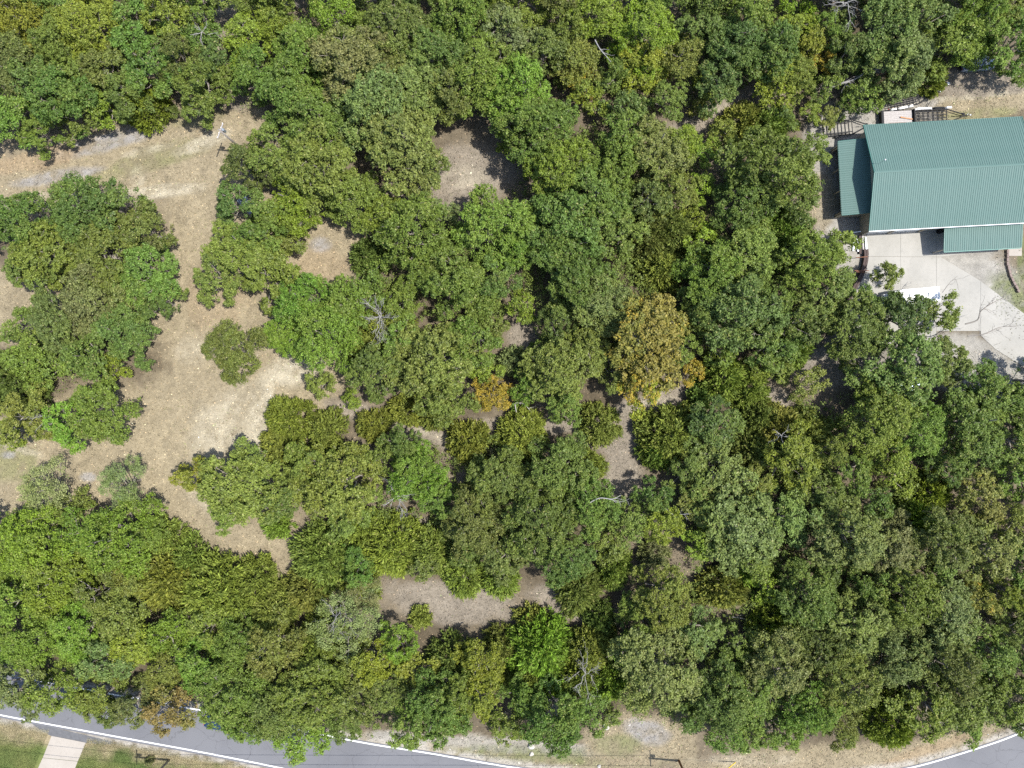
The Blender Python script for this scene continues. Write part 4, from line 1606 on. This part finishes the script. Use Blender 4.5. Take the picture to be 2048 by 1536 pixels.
# open porch roof on the driveway side
PX0, PX1, PY0, PY1, PZ0, PZ1 = 11.2, 22.2, -14.72, -18.1, 3.45, 2.95
pc = MB()
pc.box(PX0 + .1, PY1 + .25, PZ1 - .26, PX1 - .1, PY1 + .4, PZ1 - .045)
for x in np.linspace(PX0 + .2, PX1 - .2, 5): pc.box(x - .07, PY1 + .26, 0, x + .07, PY1 + .39, PZ1 - .262)
for x in np.linspace(PX0 + .1, PX1 - .1, 9): pc.bar((x, PY1 + .1, PZ1 - .12 + .02), (x, PY0 + .2, PZ0 - .1), .05, .12)
pc = pc.build("porch", M_WALL, bld)
np_ = 12; ppw = (PX1 - PX0) / np_
lay_panels(panel_mesh("roof_panel", (1, 0, 0), (PX0, PY1, PZ1), (PX0, PY0, PZ0), ppw), pc, np_, ppw, 'x')
MB().box(PX0, PY1 - .13, PZ1 - .15, PX1, PY1 - .012, PZ1 - .03).build("gutter", M_TRIM, pc, bevel=.015)
for x in (PX0 - .03, PX1 + .03):
    MB().bar((x, PY0, PZ0 - .05), (x, PY1, PZ1 - .05), .05, .16).build("rake_trim", M_TRIM, pc)


def bthing(name, label, cat, lx, ly, rz=0.0, group=None, z=0.0):
    p = BM @ Vector((lx, ly, z))
    return thing(name, label, cat, (p.x, p.y, z), BRZ + rz, group)


def lathe(prof, n=14):
    mb = MB(); k = len(prof)
    for r, z in prof:
        for i in range(n): mb.v.append((r * math.cos(2 * math.pi * i / n), r * math.sin(2 * math.pi * i / n), z))
    for j in range(k - 1):
        for i in range(n): mb.f.append((j * n + i, j * n + (i + 1) % n, (j + 1) * n + (i + 1) % n, (j + 1) * n + i))
    mb.f.append(tuple(reversed(range(n)))); mb.f.append(tuple(range((k - 1) * n, k * n)))
    return mb


DRUM = [(.27, 0), (.29, .02), (.29, .28), (.305, .3), (.29, .32), (.29, .58), (.305, .6), (.29, .62), (.29, .86), (.27, .88), (.25, .86), (.0001, .86)]


def barrel(px, py, mat, label, s=1.0, cat="barrel"):
    p = P(px, py, .4)
    t = thing("barrel", label, cat, (p.x, p.y, .06))
    t.scale = (s, s, s)
    lathe(DRUM).build("drum", mat, t, smooth=False)
    lathe([(.04, .86), (.04, .9), (.0001, .9)], 8).build("bung", M_GALV, t)


barrel(1880, 462, M_BLACK, "black barrel in the shade where the porch roof meets the wall", 1.25)
barrel(1707, 690, M_WHITE, "white barrel glimpsed through the dark crowns near the driveway", 1.1)


def bucket(px, py, label):
    p = P(px, py, .2)
    t = thing("bucket", label, "bucket", (p.x, p.y, .0))
    lathe([(.15, 0), (.19, .36), (.205, .36), (.205, .4), (.19, .4), (.17, .39), (.14, .03), (.0001, .03)]).build("pail", M_WHITE, t)
    lathe([(.215, .4), (.215, .42), (.0001, .44)]).build("lid", M_WHITE, t)
    MB().tube([(.2, 0, .34), (.14, .22, .28), (-.14, .22, .28), (-.2, 0, .34)], .008, 5).build("handle", M_GALV, t)


bucket(1679, 214, "white bucket on the gravel at the shrubs' edge beyond the lean-to")
bucket(1895, 168, "small white bucket in the grass above the boat trailers")


# wheels shared by trailers and vehicles
def wheel_parts(parent, x, y, r, w, side):
    tyre = [(r * .62, -w / 2), (r * .93, -w / 2), (r, -w * .3), (r, w * .3), (r * .93, w / 2), (r * .62, w / 2)]
    mb = MB(); n = 18
    for rr, yy in tyre:
        for i in range(n): mb.v.append((x + rr * math.cos(2 * math.pi * i / n), y + yy, r + rr * math.sin(2 * math.pi * i / n)))
    k = len(tyre)
    for j in range(k):
        for i in range(n): mb.f.append((j * n + i, j * n + (i + 1) % n, ((j + 1) % k) * n + (i + 1) % n, ((j + 1) % k) * n + i))
    t = mb.build("wheel", M_RUBBER, parent)
    mb = MB()
    mb.tube([(x, y - w * .42, r), (x, y + w * .42, r)], r * .615, 14)
    mb.tube([(x, y + side * w * .42, r), (x, y + side * w * .52, r)], r * .2, 8)
    mb.build("rim", M_GALV, t)


def boat_trailer(rear, hitch, width, label, fenders, cross, bunks, tandem=True):
    """skeletal boat trailer; rear/hitch are survey pixels of its ends"""
    z0 = .52
    a, b = P(*rear, z0), P(*hitch, z0)
    L = (b - a).length
    t = thing("boat_trailer", label, "trailer", (a.x, a.y, 0), math.atan2(b.y - a.y, b.x - a.x), "empty boat trailers parked beyond the building")
    hw = width / 2
    xb = L * .60
    fr = MB()
    for s in (-1, 1):
        fr.bar((0, s * hw, z0), (xb, s * hw, z0), .11, .12)
        fr.bar((xb, s * hw, z0), (L * .90, s * .09, z0), .11, .12)
    fr.bar((L * .82, 0, z0 + .001), (L - .12, 0, z0 + .001), .09, .11)
    fr.build("frame", M_BLACK, t)
    for x in np.linspace(.05, xb * .98, cross):
        MB().bar((x, -hw + .04, z0 - .02), (x, hw - .04, z0 - .02), .09, .08).build("cross_member", M_BLACK, t)
    for y in np.linspace(-hw * .72, hw * .72, bunks):
        MB().bar((.15 + .12 * abs(y), y, z0 + .14), (xb * .95, y * .94, z0 + .14), .12, .06).build("bunk", M_BLACK, t)
    MB().bar((L * .84, 0, z0 + .05), (L * .80, 0, z0 + .85), .07).bar((L * .84, 0, z0 + .8), (L * .775, 0, z0 + .88), .12, .06).build("winch_post", M_BLACK, t)
    MB().tube([(L * .94, .14, .1), (L * .94, .14, z0 + .35)], .035, 8).bar((L * .94, .0, z0 + .08), (L * .94, .16, z0 + .08), .06).build("jack", M_GALV, t)
    MB().bar((L - .14, 0, z0 + .01), (L + .08, 0, z0 + .01), .13, .10).build("coupler", M_GALV, t)
    wx = (L * .20, L * .33) if tandem else (L * .27,)
    for s in (-1, 1):
        for x in wx:
            wheel_parts(t, x, s * (hw + .19), .31, .2, s)
        for f0, f1, mat in fenders.get(s, ()):
            fd = MB(); n = 8; xs = np.linspace(f0 * L, f1 * L, n + 1)
            zs = [z0 + .02 + .27 * min(1, 2.2 * math.sin(math.pi * i / n)) for i in range(n + 1)]
            for i in range(n):
                fd.add([(xs[i], s * (hw + .05), zs[i]), (xs[i + 1], s * (hw + .05), zs[i + 1]), (xs[i + 1], s * (hw + .34), zs[i + 1] - .03), (xs[i], s * (hw + .34), zs[i] - .03),
                        (xs[i], s * (hw + .05), zs[i] - .025), (xs[i + 1], s * (hw + .05), zs[i + 1] - .025), (xs[i + 1], s * (hw + .34), zs[i + 1] - .055), (xs[i], s * (hw + .34), zs[i] - .055)],
                       [(0, 1, 2, 3), (7, 6, 5, 4), (0, 4, 5, 1), (3, 2, 6, 7), (0, 3, 7, 4), (1, 5, 6, 2)])
            fd.build("fender", mat, t)
        MB().bar((.02, s * (hw - .12), z0 + .03), (.02, s * (hw + .04), z0 + .03), .05, .08).build("tail_lamp", M_REDLAMP, t)
    return t


W = M_WHITE
boat_trailer((1774, 205), (1881, 183), 2.15, "black boat trailer with white fenders, farthest from the teal roof",
             {-1: ((.02, .15, W), (.17, .36, W), (.37, .45, W)), 1: ((.02, .07, W), (.14, .22, W), (.27, .35, W))}, 6, 6)
boat_trailer((1826, 235), (1941, 230), 1.95, "black boat trailer with long white guard, half under the teal eave",
             {1: ((.04, .34, W), (.345, .56, M_BLACK), (.565, .68, W))}, 8, 4)
boat_trailer((1645, 259), (1746, 250), 2.1, "bare black ladder-like boat trailer beside the lean-to corner", {}, 9, 2, tandem=False)

# flat utility trailer with a weathered plank deck
ca = P(1796, 237, .6)
ut = thing("utility_trailer", "flat trailer with grey weathered plank deck beside the teal eave", "trailer", (ca.x, ca.y, 0), R(2.6))
HL, HW = 2.15, 1.15
fr = MB()
for s in (-1, 1): fr.bar((-HL, s * HW, .5), (HL, s * HW, .5), .06, .14)
for x in (-HL, HL): fr.bar((x, -HW, .5), (x, HW, .5), .06, .14)
for s in (-1, 1): fr.bar((HL, s * .8, .49), (HL + 1.35, 0, .49), .07, .1)
fr.build("frame", M_BLACK, ut)
for i in range(8):
    y = -HW + .17 + i * .28
    MB().box(-HL + .035, y - .133, .53, HL - .035, y + .133, .57 + random.uniform(0, .012)).build("plank", M_WOODGREY, ut, bevel=.008)
for s in (-1, 1):
    rl = MB()
    rl.bar((-HL, s * HW, .95), (HL, s * HW, .95), .045)
    for x in np.linspace(-HL, HL, 4): rl.bar((x, s * HW, .57), (x, s * HW, .93), .045)
    rl.build("side_rail", M_BLACK, ut)
MB().box(-HL - .42, -HW, .36, -HL - .06, HW, .95).build("tailgate", M_BLACK, ut, bevel=.02)
MB().box(HL + .05, -HW, .5, HL + .2, HW, .98).build("front_board", M_BLACK, ut, bevel=.02)
for s in (-1, 1): wheel_parts(ut, 0, s * (HW + .16), .33, .2, s)
a, b = P(1801, 234, .75), P(1829, 239, .62)
tag(MB().bar(a, b, .17, .06).build("plank", M_PLANK, None, bevel=.01), "orange brown plank lying across the weathered trailer deck", "plank")
a, b = P(1778, 247, .62), P(1812, 245.5, .62)
tag(MB().bar(a, b, .12, .06).build("plank", M_RUST, None, bevel=.01), "dark red strip of wood along the weathered trailer deck", "plank")
a, b = P(1853, 217, .1), P(1861, 203, .35)
tag(MB().tube([a, (a + b) / 2 + Vector((-.05, .05, .08)), b], .05, 7).build("pipe", M_BLACK), "black pipe lying on the grass between two boat trailers", "pipe")

# retaining walls by the yard
tw = [P(*p) for p in ((1727.5, 500), (1728.5, 512), (1727, 524), (1724, 537), (1719.5, 550), (1713.5, 562), (1707, 574), (1701, 586), (1695.5, 598), (1690, 612), (1683, 626))]
rw = thing("retaining_wall", "curved dark timber retaining wall at the edge of the concrete yard", "wall", tw[0])
for i in range(len(tw) - 1):
    for lv in range(3):
        for k in ((-1, 1) if lv == 2 else (0,)):
            a, b = tw[i] - tw[0], tw[i + 1] - tw[0]
            d = (b - a).normalized(); s = Vector((-d.y, d.x, 0)) * .17 * k
            z = .12 + lv * .235 + random.uniform(0, .012)
            MB().bar(a + s + d * .006 + Vector((0, 0, z)), b + s - d * .006 + Vector((0, 0, z)), .3 if lv == 2 else .5, .22).build("timber", M_TIMBER, rw, bevel=.012)
for p0, p1 in (((1709, 541), (1738, 541.5)), ((1712, 543.5), (1734, 545)), ((1712, 515), (1735, 513.5))):
    a, b = P(*p0, .8), P(*p1, .8)
    tag(MB().bar(a, b, .09, .08).build("rusty_bar", M_RUST), {541: "long rusty bar lying across the timber retaining wall", 543.5: "shorter rusty bar beside the longer one on the timber wall", 515: "rusty bar at the wall's end below the stacked pale beams"}[p0[1]], "bar")
bw = [P(*p) for p in ((2012.5, 500), (2012.5, 508), (2012.5, 516), (2012.5, 524), (2013.5, 532), (2015, 540), (2017, 548), (2020, 556), (2023.5, 564), (2027.5, 571.5), (2032, 579), (2036, 585))]
b2 = thing("block_wall", "low curved wall of dark brown blocks beside the gravel", "wall", bw[0])
for i in range(len(bw) - 1):
    a, b = bw[i] - bw[0], bw[i + 1] - bw[0]
    d = (b - a).normalized(); j = Vector((-d.y, d.x, 0)) * random.uniform(-.05, .05)
    MB().bar(a + j + d * .025 + Vector((0, 0, .2)), b + j - d * .025 + Vector((0, 0, .2)), .32, .42 + random.uniform(-.03, .03)).build("block", M_BLOCK, b2, bevel=.03)

# stacked pale beams, dark beam and teal pipe beside the yard corner
for i, (x, x2, y0, y1, m, lab) in enumerate((
        (1708, 1706.5, 477, 502, M_GALV, "pale steel beam, outermost of the stack by the yard corner"),
        (1711.5, 1711, 476, 499, M_WHITE, "white beam in the stack by the yard corner"),
        (1715, 1716, 478, 503, M_GALV, "pale beam next to the dark timber by the yard corner"),
        (1720, 1720.5, 470, 508, M_TIMBER, "dark timber baulk between the pale beams"),
        (1725, 1727, 472, 507, M_WOODGREY, "grey plank leaning along the dark timber baulk"),
        (1731, 1733, 474, 503, M_GALV, "grey beam nearest the concrete yard"))):
    z = .22 + .06 * (i % 2)
    a, b = P(x, y0, z), P(x2, y1, z)
    tag(MB().bar(a, b, .22 if i != 3 else .34, .16).build("beam", m, None, bevel=.01), lab, "beam")
    for q in (.15, .85):
        pass
a, b = P(1673, 470, .9), P(1722, 462.5, 1.0)
pr = thing("pipe_rail", "teal white pipe rail joining the lean-to corner and the beams", "rail", (a.x, a.y, 0))
MB().tube([Vector((0, 0, .9)), b - a + Vector((0, 0, .9))], .075, 8).build("pipe", M_GUTTER, pr)
for q in (.05, .95):
    m = (b - a) * q
    MB().tube([(m.x, m.y, 0), (m.x, m.y, .9)], .04, 6).build("post", M_GALV, pr)


# ------------------------------------------------------------------ vehicles
def car(loc, rz, paint, label, L=4.7, Wd=1.85, suv=False):
    t = thing("car", label, "car", loc, rz)
    h = L / 2; w = Wd / 2
    zt = 1.72 if suv else 1.45
    belt = 1.0 if suv else .92
    # body: cross sections along x, rounded in plan at both ends
    xs = [-h, -h + .12, -h + .5, -.9, .9, h - .95, h - .3, h - .06, h]
    ws = [.80, .93, .99, 1, 1, .99, .93, .82, .70]
    zs = [belt - .18, belt - .05, belt, belt, belt, belt - .06, belt - .16, belt - .26, belt - .36]
    mb = MB(); ring = []
    for x, k, z in zip(xs, ws, zs):
        b = len(mb.v)
        for y, zz in ((-w * k * .94, .28), (-w * k, .5), (-w * k, z - .12), (-w * k * .93, z), (0, z + .03), (w * k * .93, z), (w * k, z - .12), (w * k, .5), (w * k * .94, .28)):
            mb.v.append((x, y, zz))
        ring.append(b)
    for a, b in zip(ring[:-1], ring[1:]):
        for i in range(8): mb.f.append((a + i, b + i, b + i + 1, a + i + 1))
        mb.f.append((a + 8, b + 8, b, a))
    mb.f.append(tuple(ring[0] + i for i in range(9))); mb.f.append(tuple(ring[-1] + i for i in reversed(range(9))))
    body = mb.build("body", paint, t, smooth=False)
    x0, x1, x2, x3 = (-h + .25 if suv else -h + .75), (-h + .5 if suv else -h + 1.35), .55, 1.35
    cab = MB(); wb, wt = w * .92, w * .72
    cab.add([(x0, -wb, belt - .01), (x3, -wb, belt - .01), (x3, wb, belt - .01), (x0, wb, belt - .01), (x1, -wt, zt - .05), (x2, -wt, zt - .05), (x2, wt, zt - .05), (x1, wt, zt - .05)],
            [(3, 2, 1, 0), (4, 5, 6, 7), (0, 1, 5, 4), (1, 2, 6, 5), (2, 3, 7, 6), (3, 0, 4, 7)])
    cab.build("cabin_glass", M_GLASS, t, bevel=.05)
    MB().box(x1 - .06, -wt - .03, zt - .075, x2 + .06, wt + .03, zt - .015).build("roof", paint, t, bevel=.028)
    for s in (-1, 1):
        p = MB(); p.bar((x0 + .03, s * (wb - .015), belt), (x1, s * (wt + .005), zt - .06), .09, .06); p.bar((x3 - .03, s * (wb - .015), belt), (x2, s * (wt + .005), zt - .06), .07, .05)
        p.bar((-.2, s * (wb + .0), belt), (-.2, s * (wt + .012), zt - .06), .09, .05)
        p.build("pillar", paint, t)
        MB().box(.75, s * w - .02 if s > 0 else -w - .2, belt + .0, .92, s * w + .2 if s > 0 else -w + .02, belt + .15).build("mirror", paint, t, bevel=.03)
        for x in (-h + .85, h - .9): wheel_parts(t, x, s * (w - .1), .33, .22, s)
        MB().box(h - .3, min(s * w * .86, s * w * .45), .52, h - .03, max(s * w * .86, s * w * .45), .66).build("headlight", M_LAMP, t, bevel=.03)
        MB().box(-h - .015, min(s * w * .76, s * w * .45), .62, -h + .1, max(s * w * .76, s * w * .45), .8).build("tail_lamp", M_REDLAMP, t, bevel=.02)
    MB().box(h - .05, -w * .6, .3, h + .05, w * .6, .48).build("bumper", M_BLACK, t, bevel=.03)
    MB().box(-h - .06, -w * .7, .3, -h + .02, w * .7, .5).build("bumper", M_BLACK, t, bevel=.03)
    return t


def gz_at(p): return 0.0


def car_px(px, py, rz, *a, **k):
    p = P(px, py, .9); return car((p.x, p.y, .02), R(rz), *a, **k)


car_px(440, 1447, -10, M_NAVY, "navy blue car on the road, half hidden by an overhanging crown")
car_px(1958, 127, 4, M_SILVER, "silver blue car in deep shade under the trees above the trailers", suv=True)
car_px(1826, 765, 35, M_LIGHTBLUE, "pale blue car glimpsed under the crowns below the white motorhome")
car_px(505, 420, -48, M_GREYCAR, "pale blue grey car hidden under trees at the clearing's edge", L=5.1, suv=True)

# white motorhome
mp = P(1830, 592, 2.6)
mh_scale = .86
mh = thing("motorhome", "white motorhome parked on the concrete yard, partly under a dark oak", "motorhome", (mp.x, mp.y, .06), R(185))
mh.scale = (mh_scale,) * 3
MB().box(-4.1, -1.25, .45, 2.2, 1.25, 3.1).build("body", M_WHITE, mh, bevel=.12)
MB().add([(2.15, -1.2, 2.0), (3.5, -1.1, 2.15), (3.5, 1.1, 2.15), (2.15, 1.2, 2.0), (2.15, -1.2, 3.05), (3.2, -1.1, 2.95), (3.2, 1.1, 2.95), (2.15, 1.2, 3.05)],
         [(3, 2, 1, 0), (4, 5, 6, 7), (0, 1, 5, 4), (1, 2, 6, 5), (2, 3, 7, 6), (3, 0, 4, 7)]).build("overcab", M_WHITE, mh, bevel=.09)
MB().add([(2.1, -1.0, .45), (4.3, -.95, .45), (4.3, .95, .45), (2.1, 1.0, .45), (2.1, -1.0, 1.3), (4.2, -.9, 1.1), (4.2, .9, 1.1), (2.1, 1.0, 1.3)],
         [(3, 2, 1, 0), (4, 5, 6, 7), (0, 1, 5, 4), (1, 2, 6, 5), (2, 3, 7, 6), (3, 0, 4, 7)]).build("cab", M_WHITE, mh, bevel=.08)
MB().add([(2.1, -.96, 1.29), (3.45, -.9, 1.18), (3.45, .9, 1.18), (2.1, .96, 1.29), (2.1, -.9, 2.06), (2.65, -.85, 2.06), (2.65, .85, 2.06), (2.1, .9, 2.06)],
         [(3, 2, 1, 0), (4, 5, 6, 7), (0, 1, 5, 4), (1, 2, 6, 5), (2, 3, 7, 6), (3, 0, 4, 7)]).build("windscreen", M_GLASS, mh, bevel=.03)
for x in (-2.6, .6): MB().box(x - .45, -.4, 3.1, x + .45, .4, 3.36).build("air_conditioner", M_WHITE, mh, bevel=.08)
for x, y in ((-1.1, .5), (1.5, -.4), (-3.5, -.5)): MB().box(x - .2, y - .2, 3.1, x + .2, y + .2, 3.19).build("roof_vent", M_WHITE, mh, bevel=.03)
for s in (-1, 1):
    for x in (-3.3, -1.4, .9):
        fw = MB().box(x - .5, s * 1.25 - .015, 1.7, x + .5, s * 1.25 + .02, 2.4).build("window", M_GLASS, mh, bevel=.006)
    for x in (-2.6, 3.1): wheel_parts(mh, x, s * (1.02 if x < 0 else .86), .38, .24, s)
    MB().box(4.18, min(s * .8, s * .5), .75, 4.32, max(s * .8, s * .5), .95).build("headlight", M_LAMP, mh, bevel=.02)
    MB().box(2.7, min(s * 1.0, s * 1.3), 1.4, 2.85, max(s * 1.0, s * 1.3), 1.75).build("mirror", M_BLACK, mh, bevel=.03)
dr = MB().box(1.2, 1.255, .6, 1.9, 1.285, 2.55).build("door", M_WHITE, mh, bevel=.01)
MB().box(1.26, 1.286, 1.4, 1.36, 1.32, 1.46).build("handle", M_BLACK, dr)
MB().box(-3.6, 1.26, 2.72, .8, 1.4, 2.86).build("awning", M_GALV, mh, bevel=.04)


# ------------------------------------------------------------------ utility poles and wires
def utility_pole(px, py, H, rz, label, mat, xarm=True, can=True, z0=0.0):
    p = P(px, py)
    t = thing("utility_pole", label, "utility pole", (p.x, p.y, z0), rz, "wooden utility poles")
    MB().tube([(0, 0, -.3), (0, 0, H * .5), (0, 0, H)], [.17, .14, .11], 12).build("pole", mat, t, smooth=True)
    if xarm:
        ar = MB().box(-1.1, -.05, H - .55, 1.1, .05, H - .43).build("crossarm", M_WOODGREY, t)
        for x in (-1.0, -.4, .4, 1.0):
            MB().tube([(x, 0, H - .43), (x, 0, H - .36), (x, 0, H - .24), (x, 0, H - .2)], [.03, .06, .05, .02], 8).build("insulator", M_WHITE, ar)
    if can:
        c = MB().tube([(.36, 0, H - 1.75), (.36, 0, H - 1.7), (.36, 0, H - .95), (.36, 0, H - .88)], [.17, .21, .21, .16], 14).build("transformer", M_GALV, t)
        MB().tube([(.36, .05, H - .88), (.36, .05, H - .68)], .04, 7).build("bushing", M_WHITE, c)
        MB().bar((.1, 0, H - 1.3), (.18, 0, H - 1.3), .08, .3).build("bracket", M_BLACK, t)
    return t


utility_pole(488.5, 303, 8.7, R(70), "slim grey utility pole with transformer standing in the clearing", M_POLE)
pa = (338.5, 1519.5)
pb = (1358, 1522)
utility_pole(*pa, 11.2, R(90), "utility pole rooted on the lawn near the short concrete drive", M_POLE)
utility_pole(*pb, 9.8, R(90), "brown utility pole at the stony verge beside the road", M_POLEBROWN)
utility_pole(-420, 1440, 11.0, R(90), "utility pole beside the road past the short drive, outside the lawn", M_POLE, can=False)
for k, (dy, nm) in enumerate(((-1.0, "road side"), (.4, "wood side"))):
    A0, A1, A2 = P(-420, 1440), P(*pa), P(*pb)
    for s, (q0, q1, h0, h1) in enumerate(((A0, A1, 10.8, 11.0), (A1, A2, 11.0, 9.6))):
        pts = []
        for i in range(15):
            t = i / 14
            p = q0.lerp(q1, t); p.z = h0 + (h1 - h0) * t - 1.3 * 4 * t * (1 - t); p.y += dy
            pts.append(p)
        tag(MB().tube(pts, .028, 5).build("power_line", M_BLACK), f"thin black overhead wire on the {nm}, {'from the lawn pole to the verge pole' if s else 'running off past the short drive'}", "wire", "overhead wires along the road")
gb = P(1472, 1524)
dirv = (P(*pb) + Vector((0, 0, 8.5)) - gb).normalized()
gy_ = thing("guy_wire", "yellow guarded guy wire anchored in the verge beside the road", "wire", gb)
MB().tube([dirv * -.1, dirv * ((P(*pb) + Vector((0, 0, 8.5)) - gb).length)], .015, 5).build("cable", M_GALV, gy_)
MB().tube([dirv * .15, dirv * 2.5], .055, 8).build("guard", M_YELLOW, gy_)

# stones on the verge
for i, (px, py, r, lab) in enumerate(((1062, 1492, .42, "larger grey boulder on the stony verge"), (1063, 1507, .3, "pale boulder on the verge nearest the road line"),
                                      (1212, 1452, .45, "pale rock beside the small shrub of the verge"), (1196, 1443, .36, "flat pale rock at the dark crown's foot"),
                                      (1198, 1533, .25, "small pale stone at the photo's lower edge"))):
    bm = bmesh.new(); bmesh.ops.create_icosphere(bm, subdivisions=2, radius=r)
    g = np.random.default_rng(i + 50)
    f = g.normal(0, 1, (6, 3))
    for v in bm.verts:
        k = 1 + .16 * sum(math.sin(v.co.normalized().dot(Vector(q)) * 2.2) for q in f) / 2
        v.co = Vector((v.co.x * k * 1.2, v.co.y * k, v.co.z * k * .6 + r * .25))
    me = bpy.data.meshes.new("rock"); bm.to_mesh(me); bm.free(); me.materials.append(M_ROCK)
    o = link(bpy.data.objects.new("rock", me)); p = P(px, py); o.location = (p.x, p.y, 0); o.rotation_euler = (0, 0, i)
    tag(o, lab, "rock")
